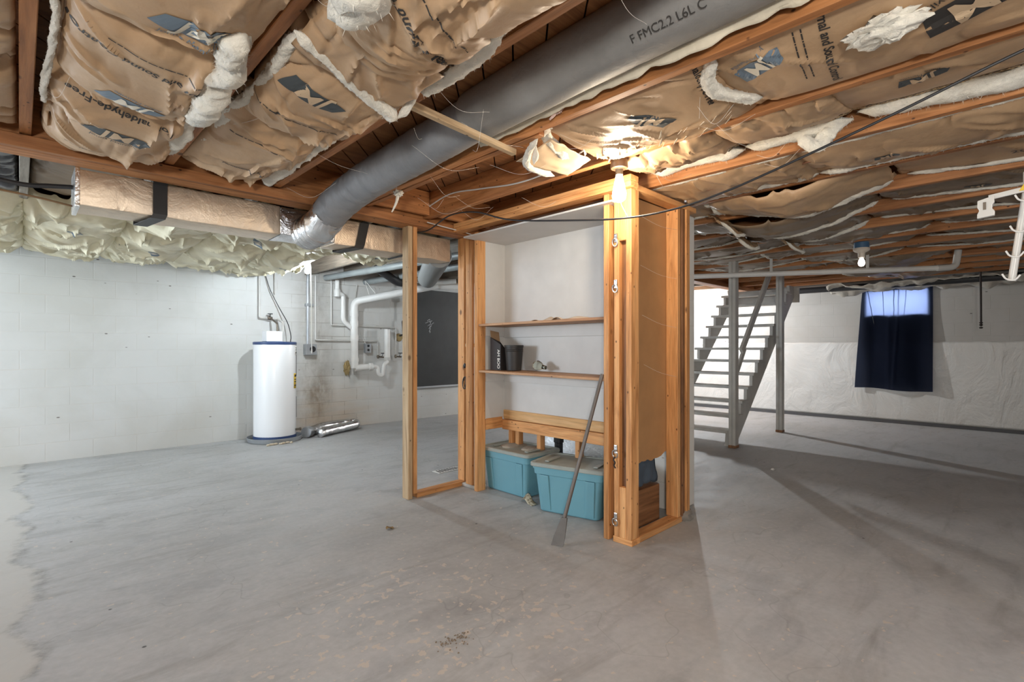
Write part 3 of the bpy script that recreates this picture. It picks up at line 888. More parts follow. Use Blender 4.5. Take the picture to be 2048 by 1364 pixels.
# bay 1
x0, x1 = bay(1)
t, zf = batt('large bulging kraft batt with a thick white edge near the top centre', x0 + .02, x1 - .10, .35, 1.70, 2.33, 2.30, .15, 61, .030, 1.6, 9, .10, .5, res=.010, sway=2, folds=(('x', .35, .95, .62, .97, 26, .014, .022), ('y', .1, .6, .3, .7, 7, .024, .03), ('d', .0, .4, .6, 1, 6, .016, .03)))
words(zf, t, 'Thermal and Sound Control', .84, 1.26, -1, -.45, .045, None, .001)
words(zf, t, '-- ---- - --- ----- -- ---- --- ------ -- ---', .87, 1.17, -1, -.45, .014)
fluff('fiberglass_edge', [(1.02, .5, 2.26), (1.04, .95, 2.255), (1.075, 1.18, 2.26), (1.13, 1.34, 2.265), (1.155, 1.53, 2.27), (1.14, 1.70, 2.275)], .034, t, 7, None, .9)
fluff('fiberglass_end', [(.60, 1.05, 2.22), (.66, 1.28, 2.20), (.70, 1.42, 2.24)], .085, t, 8, None, .9)
t, zf = batt('folded down kraft flap with a white fiberglass edge left of the lath', x0 + .01, x1 - .09, 1.45, 1.80, 2.29, 2.25, .05, 71, .02, 5, 9, .0, .6, res=.012, skewx=.10, folds=(('y', .1, .95, .1, .9, 7, .016, .025), ('d', .4, .95, .1, .9, 4, .02, .04)))
fluff('fiberglass_edge', [(.635, 1.66, 2.275), (.75, 1.70, 2.255), (.90, 1.76, 2.225), (1.03, 1.80, 2.205), (1.12, 1.83, 2.195)], .028, t, 9, None, 1.0, .35)
fluff('fiberglass_edge', [(1.12, 1.835, 2.20), (1.135, 1.78, 2.23), (1.14, 1.70, 2.285)], .016, t, 19)
t, zf = batt('plump kraft batt with a dark logo in the second ceiling bay', x0 + .02, x1, 1.72, 2.50, 2.37, 2.36, .14, 83, .036, 6, 2, .07, res=.009, folds=(('y', .55, .97, .2, .95, 11, .026, .035), ('x', .2, .8, .45, .6, 5, .018, .025), ('d', 0, .35, .1, .8, 6, .022, .035)))
logo(zf, t, .83, 1.97, -1, -.10, .19, M_LOGO, M_PAPERLIGHT, False)
words(zf, t, '-- ---- - --- ----- -- ---- --- ------ -- ---', .88, 2.22, -1, -.2, .02)
fluff('fiberglass_edge', [(.685, 1.75, 2.33), (.69, 2.0, 2.315), (.69, 2.3, 2.32), (.685, 2.5, 2.33)], .024, t, 21)
t, zf = batt('kraft batt sagging at the end of the second bay above the girder', x0, x1 - .03, 2.40, 3.50, 2.36, 2.38, .12, 97, .034, 6, 2, .07, res=.009, folds=(('y', .35, .97, .2, .97, 13, .028, .035), ('x', .1, .9, .0, .3, 5, .02, .03), ('e', 0, .3, .2, .9, 4, .02, .03)))
words(zf, t, 'Formaldehyde-Free', .90, 3.05, 1, .1, .03, None, .0006)
words(zf, t, '-- ---- - --- ----- -- ---- --- ------ -- ---', .90, 2.66, 1, .12, .018)
fluff('fiberglass_edge', [(1.15, 2.45, 2.34), (1.13, 2.8, 2.32), (1.15, 3.1, 2.33), (1.12, 3.42, 2.30)], .034, t, 22)
fluff('fiberglass_edge', [(.685, 2.5, 2.34), (.695, 2.8, 2.32), (.685, 3.05, 2.34)], .026, t, 24)
# bay 3
x0, x1 = bay(3)
t, zf = batt('kraft batt with a torn lit lower edge above the tapered bulb', x0 + .02, x1 + .005, .86, 1.74, 2.36, 2.335, .055, 101, .022, 6, 2.4, .05, res=.009, sway=6, folds=(('e', .15, .98, .35, .98, 15, .016, .028), ('x', .5, 1, .5, .95, 6, .012, .02), ('y', .5, .95, .1, .6, 4, .014, .03)))
logo(zf, t, 2.08, 1.22, 1, -.62, .17, M_LOGO, M_PAPERLIGHT, False)
words(zf, t, 'Formaldehyde-Free', 1.99, .935, .95, .15, .042, None, .001)
fluff('fiberglass_end', [(1.90, 1.62, 2.37), (1.94, 1.75, 2.375), (2.08, 1.80, 2.34), (2.2, 1.80, 2.31)], .03, t, 31)
m = MB()
for k in range(26):      # shreds of paper standing off the torn edge
    y = .95 + .75 * k / 25; x = 2.30 + .07 * math.sin(k * 1.7)
    l = .05 + .07 * random.random()
    z = zf(x, y) - .006
    m.add([(x, y, z), (x + .02, y + .028, z - .004), (x - l * .9, y - l * .5, z - .018 - .012 * random.random())], [(0, 1, 2)])
m.build('torn_shreds', M_PAPERWHITE, t, solid=.001)
t, zf = batt('flat kraft batt printed with a pale logo and thermal wording, upper right', x0 + .02, x1 - .01, -.75, .90, 2.37, 2.35, .055, 113, .010, 3, 4, .03, res=.014, folds=(('e', .0, .5, .70, .98, 7, .012, .03), ('y', .2, .9, .2, .6, 3, .010, .05), ('x', .6, 1, .6, 1, 4, .012, .03)))
logo(zf, t, 2.02, .72, .5, 1, .17, M_LOGO_BLUE, M_PAPERWHITE)
words(zf, t, 'Thermal and Sound Control', 2.06, .50, 1, .12, .045, None, .001)
words(zf, t, '-- ---- - --- ----- -- ---- --- ------ -- ---', 2.06, .565, 1, .12, .014)
words(zf, t, '-- ---- - --- ----- -- ---- --- ------ -- ---', 2.06, .59, 1, .12, .014)
logo(zf, t, 2.10, .10, .35, 1, .26, M_INK, M_PAPERLIGHT)
fluff('fiberglass_end', [(1.88, .84, 2.36), (2.0, .91, 2.33), (2.15, .90, 2.32), (2.3, .80, 2.335)], .028, t, 33)
# hanging triangular scrap past the torn batt
m = MB()
def scrap(u, v):
    x = 1.98 + .34 * u; y = 1.74 + .26 * v * (1 - .35 * u)
    return Vector((x, y, 2.335 - .05 * v - .02 * u + .012 * nz(u * 5, v * 5, 4)))
m.grid(20, 14, scrap)
t = thing('paper_scrap', 'loose curled paper scrap with white fluff hanging below the torn batt', 'insulation', (2.1, 1.85, 2.28))
m.build('paper', M_PAPERLIGHT, t, True, solid=.0015)
fluff('fluff', [(1.90, 1.76, 2.32), (1.97, 1.90, 2.29), (2.08, 1.99, 2.275), (2.26, 1.96, 2.262)], .020, t, 35)
fluff('fluff', [(1.93, 1.80, 2.31), (1.935, 1.81, 2.25), (1.93, 1.815, 2.21)], .014, t, 36)
# bay 4 : batts whose white edges hug the orange joist
x0, x1 = bay(4)
xe = x1 - .115
for (y0, y1, d, sd, lab, wr) in ((1.12, 1.74, .06, 121, 'wrinkled kraft batt with a printed edge just right of the tapered bulb', .03),
                             (.60, 1.14, .05, 133, 'kraft batt with a drooping white edge, second right of the tapered bulb', .012),
                             (-.80, .62, .03, 147, 'long kraft batt with a small dark logo at the upper right edge', .008)):
    t, zf = batt(lab, x0, xe, y0, y1, 2.345, 2.405, d, sd, wr, 3, 9, .02, .6, res=.011, folds=(('x', .0, .9, .1, .9, 22 if sd == 121 else 7, .020 if sd == 121 else .014, .028), ('e', .2, 1, 0, 1, 5, .015, .03)))
    if sd == 147:
        logo(zf, t, 2.60, .30, .1, 1, .14, M_LOGO, M_PAPERLIGHT)
    # printed speckled strip along the paper's edge and the white fiberglass beyond it
    m = MB(); m.grid(int((y1 - y0) / .02), 2, lambda u, v: Vector((xe - .012 + .02 * v, y0 + (y1 - y0) * u, zf(xe - .012, y0 + (y1 - y0) * u) - .003)))
    sp = bpy.data.materials.get('printed_edge')
    if not sp:
        sp, nt, b = new_mat('printed_edge')
        nt.links.new(ramp(nt, tex_noise(nt, coords(nt), 120, 2, .5), [(.47, (.10, .06, .03)), (.53, (.50, .36, .2))]), b.inputs['Base Color'])
    m.build('printed_edge', sp, t)
    yy = [y0 + (y1 - y0) * q for q in (0.02, .25, .5, .75, .98)]
    fluff('fiberglass_edge', [(xe + .055, y, zf(xe, y) - .018 - .012 * math.sin(q * 2.1 + sd)) for q, y in enumerate(yy)], .052, t, sd, None, .75, .35, 18, 34)
t = tag(fluff('insulation_tuft', [(2.95, .86, 2.36), (2.94, .82, 2.325), (2.95, .76, 2.29), (2.955, .73, 2.33), (2.96, .66, 2.37)], .032, None, 41), 'white clump of fiberglass hanging down over the broad orange joist', 'insulation')
# bay 5
x0, x1 = bay(5)
for (y0, y1, sd, lab) in ((.9, 1.95, 151, 'kraft batt with deep folds beside the closet posts'), (-.9, .95, 163, 'kraft batt with a faint stamp in the bay right of the broad orange joist')):
    t, zf = batt(lab, x0, x1, y0, y1, 2.36, 2.36, .055, sd, .022, 3, 7, .02, .5, res=.014, folds=(('x', 0, 1, 0, 1, 18, .022, .035), ('e', 0, 1, 0, 1, 10, .02, .04)))
    yy = [y0 + (y1 - y0) * q for q in (0.02, .3, .6, .98)]
    fluff('fiberglass_edge', [(x1 - .06, y, 2.335) for y in yy], .034, t, sd, None, .7, .4, 12, 26)
    fluff('fiberglass_edge', [(x0 + .03, y, 2.34) for y in yy], .022, t, sd + 1, None, .7, .4, 12, 26)
    if sd == 163: logo(zf, t, 3.42, .55, .1, 1, .10, M_LOGO, M_PAPERLIGHT, False)
# far right bays
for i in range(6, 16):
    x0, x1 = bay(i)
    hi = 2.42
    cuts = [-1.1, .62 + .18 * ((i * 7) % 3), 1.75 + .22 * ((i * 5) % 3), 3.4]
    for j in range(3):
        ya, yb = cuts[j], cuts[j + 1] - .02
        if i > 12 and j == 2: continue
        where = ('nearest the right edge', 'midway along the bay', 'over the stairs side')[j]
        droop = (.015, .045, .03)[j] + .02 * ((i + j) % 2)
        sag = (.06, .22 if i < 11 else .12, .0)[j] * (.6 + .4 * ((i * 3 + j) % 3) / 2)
        t, zf = batt('kraft batt %s, bay %s right of the tapered bulb' % (where, ORD[i - 5]), x0, x1, ya, yb, hi, hi, droop, 200 + i * 3 + j, .03, 2.5, 4, .0, .5, mat=M_KRAFT if i < 7 else M_KRAFT_DARK, res=.018, cat=(.05, (.13, .17, .10)[i % 3] * (1 if i < 9 else .45 if i == 9 else .12 if i == 10 else .6), .05)[j], sag=sag * .4, folds=(('x', 0, 1, 0, 1, 9, .024, .04), ('e', 0, 1, 0, 1, 6, .024, .05), ('y', .2, .8, .5, 1, 3, .02, .04)))
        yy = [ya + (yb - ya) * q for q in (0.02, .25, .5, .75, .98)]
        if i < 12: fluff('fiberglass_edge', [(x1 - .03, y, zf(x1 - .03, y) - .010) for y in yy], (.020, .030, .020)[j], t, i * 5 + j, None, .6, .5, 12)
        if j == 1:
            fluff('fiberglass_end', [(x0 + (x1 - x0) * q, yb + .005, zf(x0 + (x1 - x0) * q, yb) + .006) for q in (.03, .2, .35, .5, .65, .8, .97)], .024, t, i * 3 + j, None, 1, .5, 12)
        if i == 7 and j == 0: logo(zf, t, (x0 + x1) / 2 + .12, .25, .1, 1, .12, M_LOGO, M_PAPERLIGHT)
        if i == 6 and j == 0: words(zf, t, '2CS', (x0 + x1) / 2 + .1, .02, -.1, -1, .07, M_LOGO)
# tattered ends hanging by the closet corner
for k, (x, y, z, lab) in enumerate(((4.3, 1.85, 2.27, 'ragged yellowish insulation end drooping beside the white block pillar'), (4.9, 1.95, 2.25, 'second ragged insulation end drooping right of the block pillar'), (5.4, 1.7, 2.25, 'third ragged insulation flap, nearest the blue lamp box'))):
    t = thing('insulation_flap', lab, 'insulation', (x, y, z - .1), 'ragged insulation ends by the pillar')
    def flap(u, v, x=x, y=y, z=z, k=k):
        a = (u - .5) * 2
        return Vector((x + .25 * a, y - .12 * v - .04 * math.cos(a * 2), z + .07 - .15 * v * (1 - .5 * a * a) + .03 * nz(u * 4 + k, v * 3) + .012 * nz(u * 12, v * 9, k)))
    m = MB(); m.grid(26, 14, flap); m.build('paper', M_KRAFT, t, True, solid=.003)
    fluff('fiberglass_edge', [flap(q, 1.0) for q in (0, .2, .4, .6, .8, 1)], .013, t, 70 + k, None, 1, .5, 12, 12)

# beyond the girder: pale, heavily sagging batts
fx = 0
for i in range(-2, 5):
    x0, x1 = JX(i) - .01, JX(i + 1) + .01
    rows = ((4.15, 5.35), (5.25, 6.4), (6.3, 7.44)) if i > 0 else ((5.0, 5.75), (5.65, 6.6), (6.5, 7.44))
    for j, (ya, yb) in enumerate(rows):
        if i == 4 and j > 0: continue
        fx += 1
        dz = .12 + .04 * ((i * 3 + j) % 3)
        if j == 2: dz = .09
        lab = 'pale sagging paper batt beyond the girder, %s across, %s from the square duct' % (ORD[i + 2], ('first', 'second', 'third')[j])
        t, zf = batt(lab, x0, x1, ya, yb, 2.325, 2.325, dz, 300 + fx * 7, .05, 3, 3.4, .10, .5, cen=.3, mat=M_KRAFT_PALE, res=.014, folds=(('y', 0, 1, 0, 1, 8, .045, .05), ('d', 0, 1, 0, 1, 7, .04, .06), ('e', 0, 1, 0, 1, 7, .04, .05), ('x', 0, 1, .7, 1, 5, .03, .04)))
        cxm = (x0 + x1) / 2
        if j < 2 and i > -2 and (i + j) % 2 == 0: logo(zf, t, cxm, (ya + yb) / 2 + .1, .4, 1, .13, M_LOGO_BLUE, M_PAPERWHITE, False)
# dark sagging vapour sheet near the duct's left end
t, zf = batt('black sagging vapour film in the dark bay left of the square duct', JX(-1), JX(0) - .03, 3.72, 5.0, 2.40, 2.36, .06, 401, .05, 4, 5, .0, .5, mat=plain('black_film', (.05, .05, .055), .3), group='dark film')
t, zf = batt('dark paper between joists just above the square duct end', JX(0) + .03, JX(1) - .02, 3.72, 5.0, 2.42, 2.42, .05, 411, .04, 4, 5, .0, .5, mat=M_KRAFT_DARK, group='dark film')

def tuft(label, c, r, seed, mat=None, drop=None):
    m = MB(); m.blob(c, r, seed, .45, 2.2, 22, 32, .28)
    if drop:
        m.tube(spline([(c[0], c[1], c[2]), (c[0] + drop[0] * .4, c[1] + drop[1] * .5, c[2] - drop[2] * .6), (c[0] + drop[0], c[1] + drop[1], c[2] - drop[2])], 12), .012, 8, True, lambda i, k, p: 1.1 - i / 30 + .3 * nz(p.z * 50, k))
    return tag(m.build('insulation_tuft', mat or M_FIBER, None, True, sharp=80), label, 'insulation')
tuft('big white ball of fiberglass stuck to the upper right batt', (2.03, .33, 2.295), (.06, .10, .035), 3)
tuft('small pinkish wisp of fiberglass on the dark joist', (1.785, 1.53, 2.36), (.014, .035, .022), 5, M_FIBER_PINK, (-.02, .03, .05))
tuft('small pale wisp of fiberglass dangling beside the duct elbow', (1.86, 3.02, 2.31), (.03, .035, .025), 7, None, (-.03, .04, .13))

# ---------------------------------------------------------------- closet framing
CF = 'closet frame studs'
def stud(p, wx, wy, z0, z1, label, mat=None, group=CF, name='wall_stud'):
    return board(name, (p[0], p[1], z0), (p[0], p[1], z1), wx, wy, mat or W_STUD, label, 'stud', group, up=(0, 1, 0))
# left return wall under the girder (x 2.28 .. 2.93, y 3.55 .. 3.64)
board('bottom_plate', (2.365, 3.60, .019), (2.94, 3.63, .019), .089, .038, W_STUD, 'short floor plate between the two left studs', 'plate', 'closet plates')
# board() along z: local width axis follows y-cross, so stud() takes (x size, y size) directly
stud((2.30, 3.600), .042, .089, 0, 2.25, 'greenish weathered stud at the free left end of the closet framing', W_PALE)
stud((2.348, 3.600), .038, .089, .038, 2.25, 'orange stud nailed against the weathered left end stud')
stud((2.915, 3.640), .040, .089, .038, 2.25, 'stud with cable hook holding a coil, left of the closet corner')
stud((2.878, 3.49), .025, .09, .03, 2.25, 'flat nailing board with saw cuts behind the closet corner', W_STUD)
stud((2.885, 3.362), .095, .042, 0, 2.25, 'front left corner stud of the shelf closet')
board('wood_cleat', (2.925, 3.60, 1.27), (2.935, 3.40, 1.27), .035, .03, W_PALE, 'small pale cleat bridging two studs left of the closet', 'board')
m = MB(); m.box(2.86, 2.99, 3.39, 3.60, 0, .03); tag(m.build('concrete_curb', plain('curb', (.52, .50, .47), .8, 0, .3, 30, .2), bevel=.008), 'low pale concrete lump at the foot of the closet corner studs', 'curb')
# right corner posts
board('bottom_plate', (2.79, 1.88, .019), (2.79, 1.738, .019), .095, .038, W_STUD, 'stub floor plate under the front corner posts', 'plate', 'closet plates')
board('bottom_plate', (2.84, 1.785, .019), (3.40, 1.785, .019), .089, .038, W_STUD, 'floor plate running back from the front corner posts', 'plate', 'closet plates')
stud((2.785, 1.932), .089, .040, 0, 2.25, 'front post the digging bar leans on, beside the teal tote')
stud((2.785, 1.852), .089, .038, .038, 2.25, 'front corner post carrying the metal ring hooks')
stud((2.785, 1.762), .089, .040, .038, 2.25, 'outermost front corner post nearest the camera')
stud((2.800, 1.808), .05, .05, .038, 2.25, 'recessed filler stud deep between the front corner posts', W_DARK)
for (a, b, lab) in ((1.93, 2.25, 'upper filler block between the front corner posts'), (.038, .36, 'lower filler block between the front corner posts')):
    stud((2.772, 1.807), .062, .049, a, b, lab, None, 'closet filler blocks', 'filler_block')
stud((3.372, 1.795), .040, .092, .038, 2.25, 'broad faced stud at the rear end of the right closet wall')
stud((3.425, 1.785), .040, .085, 0, 2.25, 'dark stained stud against the rear end of the right closet wall', W_DARK)
stud((3.475, 1.775), .052, .085, 0, 2.25, 'rearmost stud with a concrete foot beside the block pillar')
m = MB(); m.blob((3.47, 1.765, .02), (.075, .06, .055), 4, .3, 2); tag(m.build('concrete_lump', plain('lump', (.26, .24, .21), .95, 0, .5, 40, .3), None, True), 'grey concrete lump at the foot of the rearmost stud', 'curb')
# plates overhead
for z, lab in ((2.269, 'lower top plate over the closet front'), (2.307, 'upper top plate over the closet front')):
    board('top_plate', (2.745, 1.72, z), (2.745, 3.50, z), .089, .0375, W_STUD, lab, 'plate', 'closet plates')
board('top_plate', (2.80, 1.785, 2.269), (3.62, 1.785, 2.269), .089, .0375, W_STUD, 'top plate over the right closet wall', 'plate', 'closet plates')
# closet lining
struct(MB().box(2.92, 3.19, 3.345, 3.360, .62, 2.19).build('wall_closet_left', M_DRYWALL))
struct(MB().box(3.170, 3.186, 1.86, 3.345, .685, 2.19).build('wall_closet_rear', M_DRYWALL))
struct(MB().box(2.70, 3.19, 1.86, 3.36, 2.18, 2.192).build('ceiling_closet', M_DRYWALL))
def hb(u, v):
    x = 2.83 + .53 * u
    zb = .47 + .02 * nz(u * 9, 3) + .03 * sm(.8, 1, u)
    return Vector((x, 1.845, zb + (2.25 - zb) * v))
struct(MB().grid(24, 6, hb).build('wall_closet_right', M_HARDB, solid=.006))
board('closet_rail', (3.172, 3.35, .645), (3.172, 1.88, .645), .036, .082, wood('tan_board', (.5, .27, .1), (.62, .37, .16), (.7, .46, .24)), 'upper tan rail along the bottom of the closet back', 'rail', 'closet rails')
board('closet_rail', (3.165, 3.35, .555), (3.165, 1.88, .555), .05, .09, W_STUD, 'lower orange rail along the bottom of the closet back', 'rail', 'closet rails')
board('closet_rail', (2.94, 3.362, .575), (3.14, 3.362, .575), .04, .10, W_STUD, 'short rail along the bottom of the left closet side', 'rail', 'closet rails')
for y, lab in ((3.30, 'short stud under the closet back, left corner'), (3.215, 'short stud under the closet back, beside the left corner'), (2.95, 'short stud under the closet back behind the dusty tote'), (2.53, 'short stud under the closet back behind the clean tote'), (2.05, 'short stud under the closet back at the right end')):
    stud((3.225, y), .06, .045, 0, .51, lab, W_STUD, 'short studs under the closet back')
# shelves
def shelf(z, label, tilt):
    t = thing('closet_shelf', label, 'shelf', (3.0, 2.6, z), 'closet shelves')
    board('shelf_board', (3.01, 1.95, z - .011 + tilt), (3.01, 3.344, z - .011), .318, .02, wood('shelf_wood_%d' % (z * 100), (.28, .13, .06), (.45, .25, .13), (.55, .36, .22)), parent=t)
    m = MB(); m.box(3.152, 3.169, 1.96, 3.344, z - .115, z - .022); m.build('cleat', M_DRYWALL, t, bevel=.003)
    m = MB(); m.box(2.93, 3.15, 3.327, 3.344, z - .105, z - .022); m.build('cleat', M_DRYWALL, t, bevel=.003)
shelf(1.455, 'upper closet shelf with dusty torn paper on it', .006)
shelf(1.055, 'lower closet shelf holding the black pot', -.014)
m = MB()
def shp(u, v): 
    return Vector((2.93 + .22 * v, 2.15 + .75 * u, 1.459 + .026 * max(0, nz(u * 7, v * 3, 2)) * 2.0 * math.sin(math.pi * u) + .002))
m.grid(40, 12, shp); tag(m.build('paper_scrap', plain('shelf_paper', (.62, .50, .38), .8), None, True, solid=.002), 'crumpled tan paper lying on the upper closet shelf', 'paper')
# black box with a printed side, standing on the lower shelf
t = thing('cardboard_box', 'open black cardboard box with white print on the lower closet shelf', 'box', (3.05, 3.22, 1.056))
m = MB(); zb = 1.056
bx = [(2.955, 3.30), (2.955, 3.17), (3.07, 3.17), (3.07, 3.30)]
top = [1.34, 1.275, 1.18, 1.30]
m.add([(x, y, zb) for x, y in bx] + [(x, y, z) for (x, y), z in zip(bx, top)], [(0, 1, 2, 3), (0, 4, 5, 1), (1, 5, 6, 2), (2, 6, 7, 3), (3, 7, 4, 0)])
m.build('box_body', M_BOX, t, solid=.004)
m = MB(); m.add([(2.96, 3.30, 1.338), (3.07, 3.305, 1.30), (3.07, 3.318, 1.385), (2.965, 3.315, 1.40)], [(0, 1, 2, 3)]); m.build('flap', M_BROWNCARD, t, solid=.003)
lettering('printing', 'AM BOO', .042, lambda x, y: Vector((2.952, 3.20 + y * 1.0, 1.155 - x * -1.0)) if False else Vector((2.951, 3.195 - y, 1.15 - x)), M_WHITEPAPER, t, .05, 0, .0008)
# black nursery pot
t = thing('plant_pot', 'empty black plastic pot on the lower closet shelf', 'pot', (3.02, 3.07, 1.056))
m = MB(); m.lathe([(.062, 1.057), (.074, 1.20), (.078, 1.252), (.083, 1.254), (.083, 1.27), (.078, 1.27), (.072, 1.20), (.058, 1.065), (.0001, 1.064)], (3.02, 3.075, 0), 28); m.build('pot_body', M_POT, t, True)
m = MB()
for zz in (1.235, 1.22): m.lathe([(.0765, zz - .003), (.079, zz), (.0765, zz + .003)], (3.02, 3.075, 0), 28)
m.build('rib', M_POT, t, True)
# clear bulb-shaped glass lying on the shelf
def clear(name):
    m, nt, b = new_mat(name); b.inputs['Base Color'].default_value = (.95, .95, .78, 1); b.inputs['Roughness'].default_value = .05
    b.inputs['Transmission Weight'].default_value = 1; b.inputs['IOR'].default_value = 1.2
    return m
m = MB(); m.lathe([(.0001, -.045), (.03, -.036), (.043, -.008), (.036, .02), (.018, .05), (.016, .085), (.0001, .087)], (3.06, 2.83, 1.10), 20, Matrix.Rotation(R(100), 4, 'X'))
tag(m.build('glass_globe', clear('clear_glass'), None, True), 'clear yellowish glass globe lying on the lower closet shelf', 'glass')
# ring hooks on the front corner post
def hook(z, label, clip=False):
    t = thing('ring_hook', label, 'hook', (2.737, 1.853, z), 'metal ring hooks on the corner post')
    m = MB(); m.box(2.733, 2.740, 1.842, 1.866, z - .01, z + .045); m.build('plate', M_STEEL, t, bevel=.002)
    m = MB()
    P = [(2.727 - .004 * math.cos(a), 1.854 + .019 * math.sin(a), z - .012 + .024 * math.cos(a)) for a in [2 * math.pi * i / 20 for i in range(20)]]
    m.tube(P + [P[0]], .0042, 8, False); m.build('ring', M_STEEL, t, True)
    m = MB(); m.lathe([(.0001, -.004), (.006, -.003), (.006, .003)], (2.732, 1.854, z + .036), 10, Matrix.Rotation(R(90), 4, 'Y')); m.build('screw', M_STEEL, t, True)
    if clip:
        m = MB(); m.tube(spline([(2.724, 1.854, z - .03), (2.722, 1.86, z - .05), (2.722, 1.85, z - .065), (2.722, 1.857, z - .085), (2.722, 1.846, z - .10)], 6), .0045, 6); m.build('snap_clip', M_BLACK, t, True)
hook(1.935, 'uppermost ring hook on the front corner post')
hook(1.64, 'second ring hook from the top of the front corner post')
hook(.58, 'ring hook with a dangling black clip on the front corner post', True)
hook(.145, 'lowest ring hook near the foot of the front corner post')
# wire coil on the left stud
t = thing('wire_coil', 'small dark coil of wire on the stud left of the closet', 'wire', (2.9, 3.59, .93))
m = MB()
P = [(2.893 - .01 * math.sin(a * .5), 3.58 + (.022 + .004 * math.sin(a * 1.3)) * math.sin(a), .93 + .055 * math.cos(a)) for a in [i * .35 for i in range(60)]]
m.tube(P, .004, 6); m.build('coil', M_BLACK, t, True)
m = MB(); m.blob((2.895, 3.585, 1.085), (.012, .016, .02), 3); m.build('knob', M_BLACK, t, True)

# ---------------------------------------------------------------- totes, bar and scraps
def tote(label, c, ang, dusty):
    t = thing('storage_tote', label, 'tote', (c[0], c[1], 0), 'teal storage totes')
    M = Matrix.Translation((c[0], c[1], 0)) @ Matrix.Rotation(ang, 4, 'Z')
    def rr(hx, hy, r, z, n=5, notch=0):
        out = []
        for (sx, sy, a0) in ((1, 1, 0), (-1, 1, 90), (-1, -1, 180), (1, -1, 270)):
            for k in range(n + 1):
                a = R(a0 + 90 * k / n)
                out.append(M @ Vector((sx * (hx - r) + r * math.cos(a), sy * (hy - r) + r * math.sin(a), z)))
        return out
    def loft(rings, caps=(True, True)):
        m = MB(); n = len(rings[0])
        v = [p for q in rings for p in q]; f = []
        for i in range(len(rings) - 1):
            for k in range(n):
                k2 = (k + 1) % n
                f.append((i * n + k, i * n + k2, (i + 1) * n + k2, (i + 1) * n + k))
        if caps[0]: f.append(tuple(range(n - 1, -1, -1)))
        if caps[1]: f.append(tuple((len(rings) - 1) * n + k for k in range(n)))
        return m.add(v, f)
    # local x = depth, y = length
    b = loft([rr(.160, .235, .03, .004), rr(.166, .243, .035, .012), rr(.186, .272, .04, .285), rr(.196, .284, .042, .29), rr(.198, .287, .042, .328), rr(.204, .293, .042, .33), rr(.206, .296, .042, .352)])
    b.build('tub', M_TEAL, t, True, sharp=30)
    # corner ribs and end grips
    for sy in (-1, 1):
        for sx in (-1, 1):
            m = MB()
            m.add([M @ Vector((sx * .172, sy * (.14 if True else 0), .02)), M @ Vector((sx * .172, sy * .21, .02)), M @ Vector((sx * .197, sy * .225, .285)), M @ Vector((sx * .197, sy * .15, .285)),
                   M @ Vector((sx * .160, sy * .14, .02)), M @ Vector((sx * .160, sy * .21, .02)), M @ Vector((sx * .180, sy * .225, .285)), M @ Vector((sx * .180, sy * .15, .285))],
                  [(0, 1, 2, 3), (0, 4, 5, 1), (1, 5, 6, 2), (2, 6, 7, 3), (3, 7, 4, 0)])
            m.build('rib', M_TEAL, t, bevel=.004)
    for sy in (-1, 1):
        m = MB()
        m.obox(M @ Vector((0, sy * .305, .315)), (.16, .03, .035), Matrix.Rotation(ang, 4, 'Z')); m.build('handle', M_TEAL, t, bevel=.006)
    l = loft([rr(.214, .306, .045, .346), rr(.217, .309, .046, .35), rr(.217, .309, .046, .370), rr(.212, .304, .046, .376), rr(.190, .282, .04, .376), rr(.184, .276, .04, .370), rr(.165, .255, .035, .366)])
    lid = l.build('lid', M_LID, t, True, sharp=30)
    m = MB()
    for sy in (-1, 1): m.obox(M @ Vector((-.02, sy * .20, .374)), (.20, .035, .010), Matrix.Rotation(ang, 4, 'Z'))
    m.build('lid_rib', M_LID, lid, bevel=.004)
    if dusty:
        m = MB()
        m.blob(M @ Vector((.02, .10, .366)), (.13, .10, .022), 3, .3); m.build('dust_patch', M_DUST, lid, True)
        m = MB(); m.blob(M @ Vector((.04, -.11, .366)), (.10, .09, .020), 6, .3); m.build('dust_patch', M_DUST, lid, True)
    return t
tote('teal storage tote with two dust heaps on its lid, behind the corner stud', (3.155, 3.145), 0, True)
tote('teal storage tote behind the leaning bar, beside the corner posts', (3.07, 2.43), R(13.5), False)

t = thing('digging_bar', 'grey digging bar with a flat blade leaning on the front post', 'tool', (2.44, 2.08, 0))
a, b_ = Vector((2.475, 2.062, .17)), Vector((2.742, 1.962, 1.075))
m = MB(); m.tube([a, b_], .0125, 12); m.build('shaft', M_BAR, t, True)
d = (b_ - a).normalized()
sx = Vector((.45, -.9, 0)).normalized()
m = MB()
v = []
for (q, w, th) in ((.0, .018, .016), (-.05, .026, .010), (-.12, .036, .006), (-.178, .040, .003)):
    p = a + d * q * 1.0
    nn = d.cross(sx).normalized()
    v += [p - sx * w - nn * th, p + sx * w - nn * th, p + sx * w + nn * th, p - sx * w + nn * th]
f = []
for i in range(3):
    for k in range(4):
        k2 = (k + 1) % 4; f.append((i * 4 + k, i * 4 + k2, (i + 1) * 4 + k2, (i + 1) * 4 + k))
f += [(3, 2, 1, 0), (12, 13, 14, 15)]
m.add(v, f); m.build('blade', M_BLADE, t, bevel=.002)
m = MB()
def card(u, v):
    return Vector((2.915 + .06 * v - .03 * u, 2.885 - .15 * u, .03 * math.sin(math.pi * min(1, u * 1.6)) * (1 - u * .3) + .003 + .045 * v * (1 - u)))
m.grid(14, 6, card)
cm, nt, b = new_mat('printed_card'); nt.links.new(ramp(nt, tex_noise(nt, coords(nt), 40, 3), [(.45, (.60, .55, .42)), (.55, (.25, .20, .12))]), b.inputs['Base Color'])
tag(m.build('bent_card', cm, None, True, solid=.002), 'bent printed cardboard scrap between the two teal totes', 'paper')
